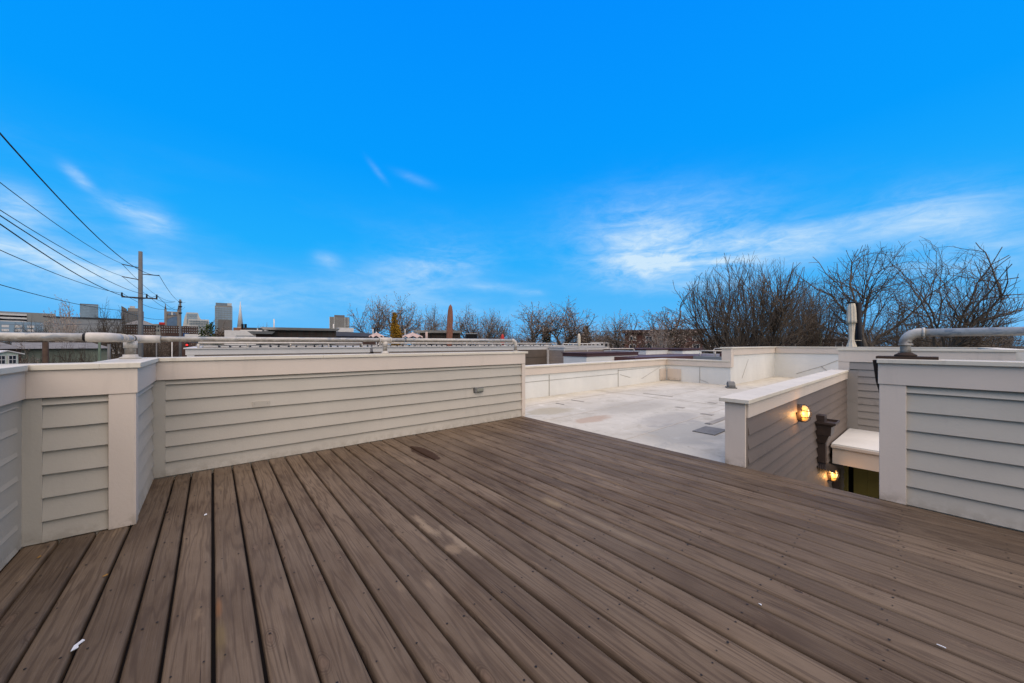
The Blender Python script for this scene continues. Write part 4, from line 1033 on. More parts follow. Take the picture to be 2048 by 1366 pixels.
tree('bare_tree', 'fan_dark', 125, 75, 652, 150, 'wide brown tangle of branches before the grey warehouse')
tree('bare_tree', 'fan_dark', 20, 70, 660, 80, 'dark bare tree in front of the rounded blue grey block', rz=.2)
tree('bare_tree', 'fan_dark', 95, 66, 664, 90, 'low dark bare tree at the foot of the pale budding tree', rz=3.2)
tree('bare_tree', 'fan_dark', 185, 68, 656, 80, 'dark bare tree in front of the middle of the grey warehouse', rz=4.4)
tree('bare_tree', 'fan_dark', 300, 64, 676, 60, 'dark bare tree just right of the foot of the large utility pole', rz=5.1)
tree('bare_tree', 'brush', 70, 80, 646, 90, 'brown thicket rising against the right end of the striped garage', rz=.9)
tree('bare_tree', 'brush', 210, 60, 662, 90, 'brown thicket under the fanned tree left of the large utility pole', rz=1.9)
tree('bare_tree', 'fan_dark', 340, 90, 676, 60, 'dark low bare tree beside the street beyond the first pole', rz=.4)
tree('bare_tree', 'brush', 240, 33, 697, 60, 'brown brush beside the small grey house', rz=.4)
tree('bare_tree', 'fan_dark', 108, 31, 694, 80, 'dark leafless shrubby tree right of the brown wooden pole', rz=2.4)
tree('bare_tree', 'fan_dark', 176, 32, 694, 70, 'dark leafless shrubby tree left of the slim green pole', rz=1.0)
tree('bare_tree', 'fan_dark', 48, 30, 694, 70, 'dark leafless shrubby tree just right of the mint dormer', rz=3.6)
tree('bare_tree', 'oak_b', 305, 140, 655, 50, 'small bare tree right of the large utility pole')
tree('bare_tree', 'oak_a', 322, 70, 688, 36, 'brown bare tree beside the street right of the large utility pole')
tree('bare_tree', 'oak_c', 410, 110, 640, 60, 'pale bare tree below the white stepped tower')
tree('bare_tree', 'oak_c', 455, 140, 643, 56, 'bare tree at the foot of the tall glass tower')
tree('bare_tree', 'oak_a', 528, 140, 650, 34, 'tiny round bare tree left of the white roof pipe')
# distant tangle of trees: individual copies nobody can tell apart
rt = random.Random(9)
def woods(label, spans, mat, seed, n):
    R = random.Random(seed); mb = MB(); cl = []
    for (pa, pb, ya, yb, Fa, Fb, cnt) in spans:
        for _ in range(cnt):
            px = R.uniform(pa, pb); F = R.uniform(Fa, Fb); X, Y = W(px, F); yt = R.uniform(ya, yb); top = Z(yt, F); cl.append((X, Y, top, R.uniform(2.2, 4.2)))
    for X, Y, top, rr in cl:
        base = Vector((X, Y, GZ + 2))
        for _ in range(n):
            a = R.uniform(0, 6.283); q = math.sqrt(R.random()); f = R.random() ** .7
            z = GZ + 3 + f * (top - GZ - 3) * (1 - .22 * q * q); p = Vector((X + rr * q * math.cos(a), Y + rr * q * math.sin(a), z))
            d = (p - Vector((X, Y, z - 2.5))).normalized() + Vector((R.gauss(0, .3), R.gauss(0, .3), R.gauss(0, .2))); d.normalize()
            s_ = d.cross(Vector((R.gauss(0, 1), R.gauss(0, 1), R.gauss(0, 1)))).normalized(); ln = R.uniform(.5, 1.3)
            mb.face([p - s_ * .05, p + s_ * .05, p + d * ln])
    o = mb.build('far_woods', mat); o['kind'] = 'stuff'; o['label'] = label; o['category'] = 'woods'; return o
woods('brown winter woods forming the far skyline from centre to right', [(880, 1250, 663, 674, 120, 190, 46), (1180, 1800, 650, 664, 110, 170, 66), (1700, 2120, 655, 670, 80, 130, 30)], 'twig', 4, 330)
woods('brown winter woods across the far skyline on the left', [(-40, 340, 664, 682, 100, 170, 40), (300, 900, 664, 674, 190, 240, 50)], 'twig', 5, 300)
for i in range(74):
    px = 900 + i * 15.5 + rt.uniform(-10, 10); F = rt.uniform(95, 190)
    tree('distant_tree', rt.choice(['brush', 'oak_b', 'oak_c', 'brush']), px, F, rt.uniform(662, 674) if px < 1500 else rt.uniform(648, 672), rt.uniform(34, 60), 'distant bare tree in the brown tangle along the skyline', 'bare trees tangled along the far skyline', rz=rt.uniform(0, 6))
for i in range(40):
    px = 20 + i * 22 + rt.uniform(-10, 10); F = rt.uniform(110, 230)
    tree('distant_tree', rt.choice(['brush', 'oak_b', 'brush']), px, F, rt.uniform(660, 676), rt.uniform(26, 46), 'distant bare tree in the brown tangle along the skyline', 'bare trees tangled along the far skyline', rz=rt.uniform(0, 6))

# leafy trees: trunk plus a volume of small leaf faces
def leafy(name, px, F, ytop, wpx, base, mat, label, seed, shape='cone', n=2600, ls=.16, bpy_base=None):
    X, Y = W(px, F); H_ = Z(ytop, F) - base; Wd = wpx / FPX * F / 2; R = random.Random(seed)
    o = thing(name, label, 'tree', (X, Y, base))
    MB().tube([(0, 0, 0), (.05, 0, H_ * .5), (0, .03, H_ * .92)], [Wd * .12, Wd * .07, Wd * .02], 7).build('trunk', 'bark_mid', o)
    mb = MB()
    clumps = []
    for _ in range(46):
        f = R.uniform(.05, 1); rr = Wd * ((1 - f) ** .6 if shape == 'cone' else math.sqrt(max(0, 1 - (2 * f - 1) ** 2))); a = R.uniform(0, 6.28); q = rr * R.uniform(.3, .95)
        clumps.append(Vector((q * math.cos(a), q * math.sin(a), f * H_)))
    for _ in range(n):
        c = R.choice(clumps) + Vector((R.gauss(0, 1) * Wd * .16, R.gauss(0, 1) * Wd * .16, R.gauss(0, 1) * Wd * .26))
        a = Vector((R.gauss(0, 1), R.gauss(0, 1), R.gauss(0, 1))).normalized() * ls; b = a.cross(Vector((R.gauss(0, 1), R.gauss(0, 1), R.gauss(0, 1)))).normalized() * ls * .6
        mb.face([c - a, c + b, c + a, c - b])
    mb.build('crown', mat, o)
leafy('potted_conifer', 789, 22, 629, 22, 1.0, 'conifer', 'rusty orange conifer in the middle of the neighbouring roof', 3, n=2200, ls=.05)
leafy('potted_conifer', 795, 21.8, 655, 24, 1.0, 'conifer', 'shorter bushy rust coloured conifer against the taller orange one', 4, n=1500, ls=.05)
leafy('evergreen_tree', 418, 70, 652, 40, GZ, 'evergreen', 'dark evergreen left of the white rooftop box', 6, 'ball', n=3500, ls=.22)
leafy('evergreen_tree', 440, 72, 656, 40, GZ, 'twig', 'brown leafed bushy tree beside the dark evergreen', 7, 'ball', n=3500, ls=.22)
leafy('evergreen_tree', 1093, 90, 661, 30, GZ, 'evergreen', 'dark evergreen under the pair of bare trees above the maroon roofs', 8, 'ball', n=3000, ls=.3)
leafy('evergreen_tree', 1172, 95, 656, 34, GZ, 'twig', 'rounded brown shrubby tree right of the small cream umbrella', 9, 'ball', n=3500, ls=.25)

# ================================================================ BUILDINGS AND SKYLINE
def facing(px, F, rz=0):
    """Empty-like transform: local x to the right, local y away from the camera"""
    X, Y = W(px, F); return (X, Y, 0), -YAW - math.atan((px - 1024) / FPX) + rz
def grid(mb, x0, x1, y, z0, z1, nx, nz, wx=.6, wz=.6, d=.3):
    sx, sz = (x1 - x0) / nx, (z1 - z0) / nz
    for i in range(nx):
        for j in range(nz):
            cx, cz = x0 + sx * (i + .5), z0 + sz * (j + .5)
            mb.box(cx - sx * wx / 2, cx + sx * wx / 2, y - d, y - .01, cz - sz * wz / 2, cz + sz * wz / 2)
    return mb
def bld(name, label, px0, px1, ytop, F, mat, depth=None, rz=0, win=None, base=GZ, cat='building'):
    loc, r = facing((px0 + px1) / 2, F, rz); o = thing(name, label, cat, loc, r)
    w_ = (px1 - px0) / FPX * F / math.sqrt(1 + (((px0 + px1) / 2 - 1024) / FPX) ** 2)
    h = Z(ytop, F); d = depth or w_ * .7
    MB().box(-w_ / 2, w_ / 2, 0, d, base, h).build('wall', mat, o)
    if win:
        nx, nz, zlow, wm, wx, wz = win
        g_ = MB(); z0 = Z(zlow, F); grid(g_, -w_ / 2 + w_ * .02, w_ / 2 - w_ * .02, 0, z0, h - (h - z0) * .03, nx, nz, wx, wz, .2 + F * .0004); g_.build('window_panel', wm, o, kind='stuff')
        s_ = MB()
        sgn = -1 if (px0 + px1) / 2 > 1024 else 1
    return o, w_, h, d
o, w_, h, d = bld('office_tower', 'square blue grey glass tower left of the large utility pole', 160, 197, 608, 900, 'tower_brown', win=(14, 18, 665, 'glassy', .86, .9))
o, w_, h, d = bld('office_tower', 'dark brown block with slanted top behind the fanned bare tree', 243, 288, 622, 850, 'tower_brown', win=(12, 10, 660, 'glassy2', .5, .4))
MB().prism([(-w_ / 2, -1, h), (-w_ / 2 + 9, -1, h), (-w_ / 2 + 9, -1, h + 4), (-w_ / 2, -1, h + 11)], (0, 20, 0)).build('roof_fin', 'tower_brown', o)
MB().box(-w_ * .22, w_ * .36, 2, 30, h, h + 7).build('penthouse', 'tower_stone', o); MB().box(-w_ * .14, w_ * .1, 4, 20, h + 7, h + 12).build('penthouse', 'tower_pale', o)
# twin spired tower
o, w_, h, d = bld('office_tower', 'stone and navy glass tower with two corner spires', 331, 357, 623, 1000, 'tower_stone', depth=30)
for sx in (-1, 1):
    MB().box(sx * w_ / 2 - 2.5, sx * w_ / 2 + 2.5, -2.5, 3, GZ, h + 6).build('corner_pier', 'tower_stone', o)
    MB().tube([(sx * w_ / 2, 0, h + 6), (sx * w_ / 2, 0, h + 22)], [2.2, .3], 6).build('spire', 'tower_brown', o)
MB().prism([(-w_ * .40, -1.2, Z(668, 1000)), (w_ * .38, -1.2, Z(668, 1000)), (w_ * .40, -1.2, h - 13), (0, -1.2, h - 16), (-w_ * .40, -1.2, h - 24)], (0, 1, 0)).build('glass_face', 'tower_navy', o)
MB().prism([(-w_ * .34, -1.6, h - 10), (w_ * .34, -1.6, h - 10), (w_ * .22, -1.6, h - 3), (-w_ * .22, -1.6, h - 3)], (0, .9, 0)).build('crown_opening', 'tower_navy', o)
MB().prism([(-w_ * .08, -2, h - 10), (w_ * .08, -2, h - 10), (w_ * .05, -2, h - 1), (-w_ * .05, -2, h - 1)], (0, .9, 0)).build('crown_panel', 'tower_pale', o)
MB().box(-w_ * .75, -w_ * .5, 4, 25, GZ, h - 34).build('podium', 'tower_stone', o)
# stepped white tower
loc, r = facing(384, 950); o = thing('office_tower', 'pale stepped tower with sloping shoulders', 'building', loc, r)
w_ = 36 / FPX * 950 * .75; h = Z(625, 950)
MB().prism([(-w_ * .5, 0, GZ), (w_ * .6, 0, GZ), (w_ * .6, 0, h - 24), (w_ * .42, 0, h - 12), (w_ * .33, 0, h), (-w_ * .30, 0, h), (-w_ * .40, 0, h - 12), (-w_ * .5, 0, h - 34)], (0, 30, 0)).build('wall', 'tower_pale', o)
gg = MB(); grid(gg, -w_ * .28, w_ * .30, 0, h - 30, h - 3, 9, 3, .8, .85, 1.0); gg.build('window_panel', 'glassy', o, kind='stuff')
MB().box(-w_ * .2, w_ * .95, -12, -2, GZ, Z(638, 938)).build('lower_wall', 'tower_pale', o)
gg = MB(); grid(gg, -w_ * .15, w_ * .9, -12, Z(668, 938), Z(640, 938), 12, 6, .7, .7, 1.0); gg.build('window_panel', 'glassy2', o, kind='stuff')
# tall glass tower
o, w_, h, d = bld('office_tower', 'tall grey green glass tower left of the white church spire', 430, 465, 612, 700, 'tower_stone', win=(11, 12, 665, 'glassy', .84, .84))
MB().box(-w_ * .46, w_ * .46, 1, 18, h, Z(606, 700)).build('penthouse', 'glassy2', o); MB().box(w_ * .2, w_ * .46, 0, 8, h + 1, Z(606.3, 700) + .6).build('penthouse_sign', 'tower_pale', o)
MB().box(-w_ * .3, w_ * .46, -6, -.5, GZ, Z(640, 700)).build('lower_wall', 'tower_brown', o)
# hotel
o, w_, h, d = bld('hotel_tower', 'grey hotel tower with white vertical bands left of the bare trees', 659, 699, 634, 620, 'tower_brown', win=(18, 14, 664, 'tower_pale', .45, .55))
MB().box(-w_ * .26, w_ * .26, 2, 14, h, Z(630, 620)).build('penthouse', 'tower_brown', o)
for sx in (-.5, -.28, .26, .42): MB().box(w_ * sx, w_ * (sx + .03), -1.6, -.45, GZ, h - .5).build('white_band', 'tower_pale', o)
# church spire
loc, r = facing(480.5, 320); o = thing('church_spire', 'slim white church spire right of the tall glass tower', 'spire', loc, r)
MB().tube([(0, 0, GZ), (0, 0, Z(655, 320))], 2.6, 8).build('tower', 'white', o); MB().tube([(0, 0, Z(655, 320)), (0, 0, Z(602, 320))], [2.3, .08], 8).build('steeple', 'white', o)
# parking garage
loc, r = facing(38, 210, .18); o = thing('parking_garage', 'grey parking garage with white striped levels at far left', 'building', loc, r)
k = 210 / FPX
MB().box(-60, 13, 0, 30, GZ, Z(624, 210)).build('wall', 'grey_wall', o)
for j in range(6): 
    z = Z(628 + j * 7, 210); MB().box(-6 - 22, 2.6, -1.0, -.02, z - 1.0, z).build('level_band', 'white', o)
    MB().box(-28, 2.6, -.5, -.015, z - 2.0, z - 1.001).build('opening', 'black', o)
MB().box(2.7, 13.2, -1.2, -.02, GZ, Z(625, 210)).build('end_bay', 'grey_house', o)
loc, r = facing(18, 150, .1); o = thing('office_building', 'pale blue grey rounded block below the striped parking garage', 'building', loc, r)
MB().box(-10, 9, 0, 12, GZ, Z(643, 150)).build('wall', 'glassy', o)
for j in range(4):
    for i in range(4): MB().box(-5 + i * 3.2, -3.2 + i * 3.2, -.1, -.01, Z(650 + j * 8, 150) - 1, Z(650 + j * 8, 150)).build('window', 'white', o)
# grey warehouse
o, w_, h, d = bld('warehouse', 'long grey warehouse wall behind the left trees', 78, 250, 637, 230, 'grey_wall', rz=.08)
MB().box(-w_ / 2 - .5, w_ / 2 + .5, -.6, d, h + .01, h + .8).build('roof_edge', 'dkshingle', o)
# brick blocks
o, w_, h, d = bld('brick_building', 'low brown brick apartments behind the large utility pole', 250, 312, 650, 190, 'dkbrick', win=(12, 3, 668, 'grey_wall', .4, .42)); 
MB().prism([(-w_ / 2, -1, h), (w_ / 2, -1, h), (0, 6, h + 3.2)], (0, 0, .2)).build('roof', 'shingle', o)
o, w_, h, d = bld('brick_building', 'long brown brick apartments with dark windows beneath the spired tower', 322, 397, 652, 170, 'dkbrick', win=(16, 3, 667, 'grey_wall', .42, .42))
g_ = MB(); grid(g_, -w_ / 2, w_ / 2, 0, Z(667, 170), h, 16, 3, .12, .12, .4); g_.build('window_sill', 'white', o, kind='stuff')
MB().box(w_ * .2, w_ * .5, -.3, 2, h + .01, h + .35).build('roof_edge', 'white', o)
o, w_, h, d = bld('roofed_building', 'small grey building with red sign left of the spired tower', 303, 330, 648, 240, 'grey_house', win=(5, 2, 665, 'win', .5, .5))
MB().box(w_ * .05, w_ * .5, -1.4, -.02, Z(649, 240), Z(644.5, 240)).build('sign', 'red', o)
o, w_, h, d = bld('brick_building', 'low orange brick building behind the white rooftop box', 468, 560, 656, 160, 'orange_brick')
o, w_, h, d = bld('white_rooftop_box', 'white rooftop box left of the slatted building', 450, 530, 661, 48, 'white'); MB().box(-w_ / 2 + 1.2, w_ / 2 - .3, -.06, -.01, h - .75, h - .68).build('rail', 'grey_wall', o)
MB().box(-w_ * .12, w_ * .5 + 1.5, .5, 3, h, h + .1).build('cap', 'white', o)
MB().box(0, w_ * .65, 1.2, 5, h + .101, h + .45).build('roof_slope', 'dkshingle', o)
for px, lb in ((485, 'left of two black rooftop flues on the white rooftop box'), (491, 'right of two black rooftop flues on the white rooftop box')):
    X, Y = W(px, 50); tag(MB().box(X - .14, X + .14, Y - .14, Y + .14, Z(664, 50), Z(648, 50)).build('roof_flue', 'black'), lb, 'flue', 'black rooftop flues')
tag(MB().box(*(lambda p: (p[0] - 1.1, p[0] + 1.1, p[1] - .6, p[1] + .6))(W(690, 55)), Z(664, 55), Z(656, 55)).build('roof_unit', 'white'), 'white rooftop unit below the grey hotel tower', 'roof unit')
# slatted buildings: individual slats
def slatted(px0, px1, ytop, ybot, F, label, n=5):
    loc, r = facing((px0 + px1) / 2, F); o = thing('slatted_building', label, 'building', loc, r); w_ = (px1 - px0) / FPX * F * math.cos(math.atan(((px0 + px1) / 2 - 1024) / FPX))
    MB().box(-w_ / 2, w_ / 2, .2, 8, GZ, Z(ytop + 2, F)).build('wall', 'black', o)
    zt, zb = Z(ytop + 2, F), Z(ybot, F); s_ = (zt - zb) / n
    for i in range(n): MB().box(-w_ / 2, w_ / 2, .0, .18, zb + s_ * i + s_ * .12, zb + s_ * (i + 1) - s_ * .12).build('slat', 'slat', o)
    for i in range(-5, 6): MB().box(w_ * i / 11 - .04, w_ * i / 11 + .04, -.05, -.002, zb, zt).build('batten', 'dkbrick', o)
    MB().hexa([(-w_ / 2 - .3, -.5, zt), (w_ / 2 + .1, -.5, zt), (w_ / 2 + .1, 8, zt), (-w_ / 2 - .3, 8, zt), (-w_ / 2 - .6, -.8, zt + .22), (w_ / 2 + .3, -.8, zt + .22), (w_ / 2 + .3, 8, zt + .3), (-w_ / 2 - .6, 8, zt + .3)]).build('cap', 'white', o)
    return o
slatted(540, 675, 659, 674, 34, 'long weathered slat walled roof screen with cream cap at centre left')
slatted(840, 920, 664, 676, 34, 'shorter weathered slat screen with cream cap behind the brown umbrella')
slatted(512, 542, 666, 674, 32, 'smallest slat screen with cream cap beside two vents at centre left', 3)
def flue(px, ytop, ybot, F, wpx, label, mat='white'):
    X, Y = W(px, F); r = wpx / FPX * F / 2
    tag(MB().lathe([(r * 2, 0), (r * 1.1, (Z(ytop, F) - Z(ybot, F)) * .15), (r, (Z(ytop, F) - Z(ybot, F)) * .3), (r, Z(ytop, F) - Z(ybot, F))], (X, Y, Z(ybot, F)), 10).build('vent_pipe', mat), label, 'vent pipe')
flue(548, 638, 660, 36, 2.4, 'tallest white vent pipe, at the left end of the long slat screen')
flue(667, 648, 660, 36, 2.2, 'white vent pipe at the right end of the long slat screen')
flue(515, 657, 667, 33, 1.8, 'short white vent pipe on the smallest slat screen')
flue(526, 659, 667, 33, 4, 'stubby white vent on the smallest slat screen', 'grey_wall')
flue(746, 658, 676, 26, 2, 'white vent pipe left of the orange conifer')
flue(810, 658, 676, 27, 1.6, 'white vent pipe right of the orange conifer')
flue(853, 664, 680, 26, 5, 'pinkish stub chimney before the shorter slat screen', 'pink_canvas')
X, Y = W(942, 24); bc = thing('pergola', 'black roofed pergola frame right of the brown umbrella', 'pergola', (X, Y, 0), -YAW)
MB().box(-.42, .42, 0, .8, Z(668, 24), Z(666.5, 24)).build('roof', 'grey_wall', bc); MB().box(-.36, .36, .05, .7, Z(684, 24), Z(668, 24)).build('screen', 'black', bc)
for i in (-.4, -.15, .15, .4): MB().box(i - .02, i + .02, -.02, .04, Z(690, 24), Z(668, 24)).build('post', 'dark', bc)
X, Y = W(1005, 20); rp = thing('red_figure', 'blurred red upright bundle standing on the roof behind the left rail end', 'bundle', (X, Y, 0))
MB().lathe([(.09, 0), (.12, .2), (.10, .45), (.06, .55), (.02, .62)], (0, 0, Z(690, 20)), 10).build('cover', 'red', rp)
# dark shingle roof between slat screen and trees
loc, r = facing(715, 60); o = thing('shingled_house', 'dark shingled hip roof right of the long slat screen', 'house', loc, r)
MB().box(-3.6, 4.6, 0, 8, GZ, Z(673, 60)).build('wall', 'dkbrick', o); MB().hexa([(-4, -.5, Z(673, 60)), (5, -.5, Z(673, 60)), (5, 8, Z(673, 60)), (-4, 8, Z(673, 60)), (-4.0, 3, Z(663, 60)), (1.0, 3, Z(664, 60)), (1.0, 4, Z(664, 60)), (-4.0, 4, Z(663, 60))]).build('roof', 'dkshingle', o)
# brick apartments right
o, w_, h, d = bld('brick_apartments', 'two storey red brown brick apartments behind the bare trees', 1246, 1402, 666, 95, 'brick', depth=12)
MB().box(-w_ / 2 - .6, w_ / 2 + .6, -.8, 12, h + .01, h + .9).build('roof_edge', 'dkbrick', o)
for i, (px) in enumerate((1268, 1300, 1338, 1385)):
    x = (px - 1324) / FPX * 95
    for zt in (672, 688):
        f_ = MB().box(x - .9, x + .9, -.12, -.01, Z(zt + 9, 95), Z(zt, 95)).build('window', 'white', o)
        MB().box(x - .7, x - .05, -.16, -.125, Z(zt + 8, 95), Z(zt + 1, 95)).build('pane', 'win', f_); MB().box(x + .05, x + .7, -.16, -.125, Z(zt + 8, 95), Z(zt + 1, 95)).build('pane', 'win', f_)
o, w_, h, d = bld('brick_apartments', 'lower wing of the brick apartments running right behind the trees', 1404, 1700, 679, 92, 'dkbrick', depth=12)
MB().box(-w_ / 2 - .3, w_ / 2 + .3, -.8, 12, h + .01, h + .45).build('roof_edge', 'grey_wall', o)
for i in range(14):
    x = -w_ / 2 + w_ * (i + .5) / 14
    f_ = MB().box(x - .7, x + .7, -.12, -.01, Z(694, 92), Z(684, 92)).build('window', 'white', o); MB().box(x - .5, x + .5, -.16, -.125, Z(693, 92), Z(685, 92)).build('pane', 'win', f_)
o, w_, h, d = bld('low_building', 'low white building glimpsed through branches left of the apartments', 1180, 1262, 684, 105, 'white', depth=10, win=(9, 1, 696, 'win', .5, .5))
# left houses
o, w_, h, d = bld('long_shed', 'long low building with light shingle roof beneath the left handrail', 40, 222, 697, 48, 'green_wall', depth=10, rz=.05)
MB().hexa([(-w_ / 2 - .4, -.6, h), (w_ / 2 + .4, -.6, h), (w_ / 2 + .4, 10, h), (-w_ / 2 - .4, 10, h), (-w_ / 2 - .4, 4, Z(685, 50)), (w_ / 2 - 1.2, 4, Z(685, 50)), (w_ / 2 - 1.2, 5, Z(685, 50)), (-w_ / 2 - .4, 5, Z(685, 50))]).build('roof', 'shingle', o)
o, w_, h, d = bld('house', 'brown house with grey shingle roof at far left under the rail', -60, 44, 696, 40, 'dkbrick', depth=9, rz=.1)
MB().hexa([(-w_ / 2 - .4, -.5, h - .1), (w_ / 2 + .4, -.5, h - .1), (w_ / 2 + .4, 9, h - .1), (-w_ / 2 - .4, 9, h - .1), (-w_ / 2 - .4, 4, Z(683, 42)), (w_ / 2 - 1.2, 4, Z(683, 42)), (w_ / 2 - 1.2, 5, Z(683, 42)), (-w_ / 2 - .4, 5, Z(683, 42))]).build('roof', 'shingle', o)
# mint dormer
loc, r = facing(12, 16, .45); o = thing('dormer_house', 'pale mint green gabled dormer with two white windows at left edge', 'house', loc, r)
MB().prism([(-.36, 0, -1.6), (.36, 0, -1.6), (.36, 0, Z(707.5, 16)), (0, 0, Z(702, 16)), (-.36, 0, Z(707.5, 16))], (0, 1.6, 0)).build('wall', 'mint', o)
for sx in (-1, 1):
    MB().prism([(0, -.12, Z(700.5, 16)), (sx * .50, -.12, Z(707.5, 16)), (sx * .50, -.12, Z(709.5, 16)), (0, -.12, Z(702.5, 16))], (0, 1.8, 0)).build('roof', 'white', o)
for cx in (-.15, .17):
    f_ = MB().box(cx - .13, cx + .13, -.035, -.002, Z(728, 16), Z(710.5, 16)).build('window', 'white', o)
    for qx in (-.055, .055):
        for z0, z1 in ((727, 720), (718.5, 711.8)): MB().box(cx + qx - .042, cx + qx + .042, -.045, -.036, Z(z0, 16), Z(z1, 16)).build('pane', 'win', f_)
o, w_, h, d = bld('small_house', 'small grey two storey house left of the handrail corner post', 220, 240, 694, 75, 'grey_house', depth=6)
MB().prism([(-w_ / 2 - .4, -.5, h), (w_ / 2 + .4, -.5, h), (0, -.5, h + 1.3)], (0, 6, 0)).build('roof', 'shingle', o)
MB().box(-w_ / 2 - .2, w_ / 2 + .2, -1.2, -.02, Z(707, 75), Z(704.5, 75)).build('porch_roof', 'white', o)
f_ = MB().box(-.35, .35, -.1, -.01, Z(702.5, 75), Z(698, 75)).build('window', 'white', o); MB().box(-.22, .22, -.13, -.102, Z(701.8, 75), Z(699, 75)).build('pane', 'win', f_)
MB().box(.1, .75, -.1, -.01, Z(719, 75), Z(710, 75)).build('door', 'blue', o)
for nm, px, F, yt, lb in (('billboard', 372, 85, 669, 'blue tarp covered box right of the farther utility pole'),):
    X, Y = W(px, F); tag(MB().box(X - .5, X + .5, Y - .4, Y + .4, Z(672.5, F), Z(667, F)).build('blue_box', 'blue'), lb, 'box')
X, Y = W(388, 85); tag(MB().box(X - 1.6, X + 1.4, Y - .8, Y + .8, Z(675, 85), Z(668.5, 85)).build('white_trailer', 'white'), 'white trailer beside the blue box under the brick apartments', 'trailer')

# ================================================================ UTILITY POLES AND WIRES
PX, PY_ = W(281.0, 35)
def pole_arm(parent, x0, x1, z, zi=0): MB().tube([(x0, 0, z), (x1, 0, z + zi)], .05, 6).build('crossarm', 'wood_pole', parent)
pole = thing('utility_pole', 'tall grey utility pole with crossarms standing left of centre skyline', 'utility pole', (PX, PY_, GZ))
ztop = Z(503, 35)
MB().tube([(0, 0, 0), (0, 0, ztop - GZ)], [.24, .15], 14).build('pole', 'steel_pole', pole)
AR = [(-1.25, 0, 532, 536), (-1.25, 0, 556, 560), (0, 1.3, 548, 548)]
for x0, x1, ya, yb in AR: MB().tube([(x0, 0, Z(ya, 35) - GZ), (x1, 0, Z(yb, 35) - GZ)], .045, 6).build('davit_arm', 'wood_pole', pole)
zc = Z(596, 35)
MB().box(-1.25, 1.20, -.22, -.12, zc - GZ - .06, zc - GZ + .06).build('crossarm', 'wood_pole', pole)
for x in (-1.22, .45, 1.15): MB().tube([(x, -.17, zc - GZ + .06), (x, -.17, zc - GZ + .42)], [.07, .06], 7).build('insulator', 'dark', pole)
P2X, P2Y = W(360.5, 72)
p2 = thing('utility_pole', 'second slimmer utility pole farther down the street', 'utility pole', (P2X, P2Y, GZ))
MB().tube([(0, 0, 0), (0, 0, Z(599, 72) - GZ)], [.24, .17], 12).build('pole', 'steel_pole', p2)
for zy in (603, 612, 625): MB().tube([(0, 0, Z(zy, 72) - GZ), (0, 0, Z(zy + 2, 72) - GZ)], .3, 8).build('band', 'dark', p2)
# hand-placed wires: span to the pole behind the viewer (parallel to the street)
BACK = 50.0
wires = [(-1.25, Z(531, 35), 365), (-1.25, Z(555, 35), 420), (1.30, Z(547, 35), 267), (.45, zc + .36, 431), (1.15, zc + .36, 448), (-1.22, zc + .36, 500), (-1.3, Z(622, 35), 613)]
names = ['upper left arm', 'lower left arm', 'right arm', 'middle crossarm insulator', 'right crossarm insulator', 'left crossarm insulator', 'lower pole shaft']
for (dx_, z1, y0), nm in zip(wires, names):
    X = PX + dx_; F0 = X / (CA * ((0 - 1024) / FPX) + SA); Yc = (CA - SA * (-1024 / FPX)) * F0; zt = Z(y0, F0)
    tt = (PY_ - Yc) / BACK; sag = (z1 - zt) / (4 * tt * (1 - tt)) if 0 < tt < 1 else .6
    if nm == 'lower pole shaft': sag = .8
    pts = [(X, PY_ - BACK * i / 26, z1 - 4 * sag * (i / 26) * (1 - i / 26)) for i in range(27)]
    o = MB().tube(pts, .017 if nm != 'right arm' else .02, 5).build('power_wire', 'wire'); tag(o, 'overhead wire sagging left from the ' + nm + ' of the large utility pole', 'wire')
    X2, Y2_ = P2X + (dx_ * .6 if nm != 'lower pole shaft' else -.1), P2Y
    z2 = Z(604 if z1 > 7.5 else 614 if z1 > 6 else 628, 72)
    n_ = 12; pts = [(X + (X2 - X) * i / n_, PY_ + (Y2_ - PY_) * i / n_, z1 + (z2 - z1) * i / n_ - 4 * 1.0 * (i / n_) * (1 - i / n_)) for i in range(n_ + 1)]
    o = MB().tube(pts, .022, 4).build('power_wire', 'wire'); tag(o, 'overhead wire running away from the ' + nm + ' towards the second pole', 'wire')
# two long wires strung across at the left
for y0, y1, F0, F1, lb in ((643, 640, 40, 36, 'upper pale cable crossing left to the large utility pole'), (627, 650, 42, 36, 'lower pale cable crossing left to the large utility pole')):
    A = W(-60, F0); B = (PX, PY_); pts = [(A[0] + (B[0] - A[0]) * i / 12, A[1] + (B[1] - A[1]) * i / 12, Z(y0, F0) + (Z(y1, F1) - Z(y0, F0)) * i / 12 - .5 * 4 * (i / 12) * (1 - i / 12)) for i in range(13)]
    tag(MB().tube(pts, .018, 4).build('power_wire', 'steel_pole'), lb, 'wire')
def simple_pole(px, ytop, F, r, mat, label, arm=False):
    X, Y = W(px, F); o = thing('street_pole', label, 'pole', (X, Y, GZ))
    MB().tube([(0, 0, 0), (0, 0, Z(ytop, F) - GZ)], [r, r * .8], 10).build('pole', mat, o)
    if arm: MB().box(-.9, .9, -.08, .08, Z(ytop, F) - GZ - .5, Z(ytop, F) - GZ - .35).build('crossarm', mat, o)
    return o
simple_pole(91, 684, 30, .22, 'wood_pole', 'dark brown wooden pole among the tangled branches at left')
simple_pole(199, 684, 26, .085, 'green_pole', 'slim pale green pole left of the handrail corner')
simple_pole(218, 688, 42, .17, 'steel_pole', 'weathered short pole beside the small grey house')
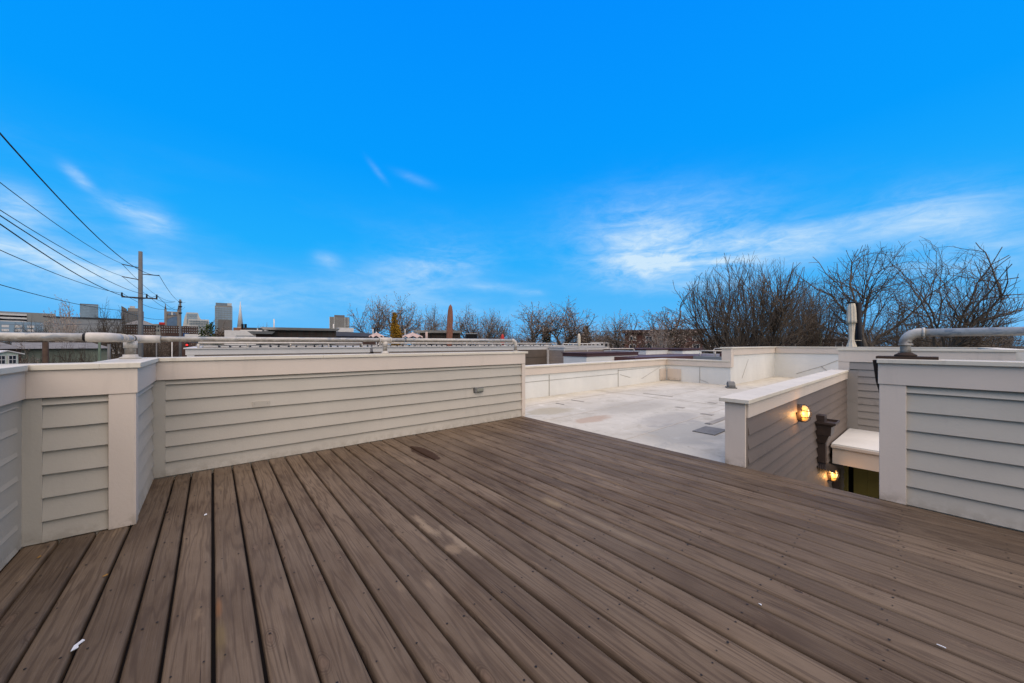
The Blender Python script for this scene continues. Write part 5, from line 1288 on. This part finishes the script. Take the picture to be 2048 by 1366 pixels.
simple_pole(344, 684, 60, .08, 'white', 'thin pale street light pole beside the street')
simple_pole(313, 684, 56, .10, 'steel_pole', 'thin grey pole on the near side of the street')
simple_pole(1640, 660, 70, .28, 'green_pole', 'pale green pole between the two largest bare trees')
simple_pole(478, 684, 90, .1, 'white', 'thin white pole beneath the church spire')
# cars on the street
def car(px, py, F, mat, label):
    X, Y = W(px, F); X = max(min(X, STX - 1.2), STX - 7.6)
    o = thing('car', label, 'car', (X, Y, GZ + .03))
    MB().prism([(-.85, -2.2, .35), (-.85, 2.2, .35), (-.85, 2.2, .85), (-.85, 1.3, .95), (-.85, .7, 1.42), (-.85, -1.3, 1.45), (-.85, -1.95, 1.0), (-.85, -2.2, .95)], (1.7, 0, 0)).build('body', mat, o, bevel=.08)
    MB().box(-.7, .7, -1.80, -1.72, 1.05, 1.36).build('rear_window', 'win', o)
    for sx in (-1, 1):
        MB().box(sx * .80 - .14, sx * .80 + .10 - (.1 if sx > 0 else -.04), -2.26, -2.18, .68, .92).build('tail_light', 'red_light', o)
        for y in (-1.35, 1.35): MB().tube([(sx * .86, y, .33), (sx * .70, y, .33)], .33, 14).build('wheel', 'black', o)
car(352, 712, 80, 'dkshingle', 'dark car with red tail lights nearest on the street')
car(366, 702, 122, 'white', 'pale car farther along the street')
car(358, 704, 105, 'grey_wall', 'grey car second along the street')
X, Y = W(375, 50); ts = thing('traffic_signal', 'red traffic light hanging above the street left of the white fascia', 'traffic light', (X, Y, 0))
MB().box(-.17, .17, -.15, .1, Z(696, 50), Z(685, 50)).build('housing', 'dark', ts); MB().lathe([(.02, -.12), (.12, -.08), (.12, .08), (.02, .12)], (-.05, -.22, Z(690, 50)), 10).build('red_lens', 'red_light', ts)
MB().tube([(-.3, 0, Z(684.5, 50)), (1.0, 3, Z(684.5, 50))], .05, 6).build('mast_arm', 'steel_pole', ts); MB().tube([(1.0, 3, Z(684.5, 50)), (1.0, 3, GZ)], .1, 8).build('mast', 'steel_pole', ts)
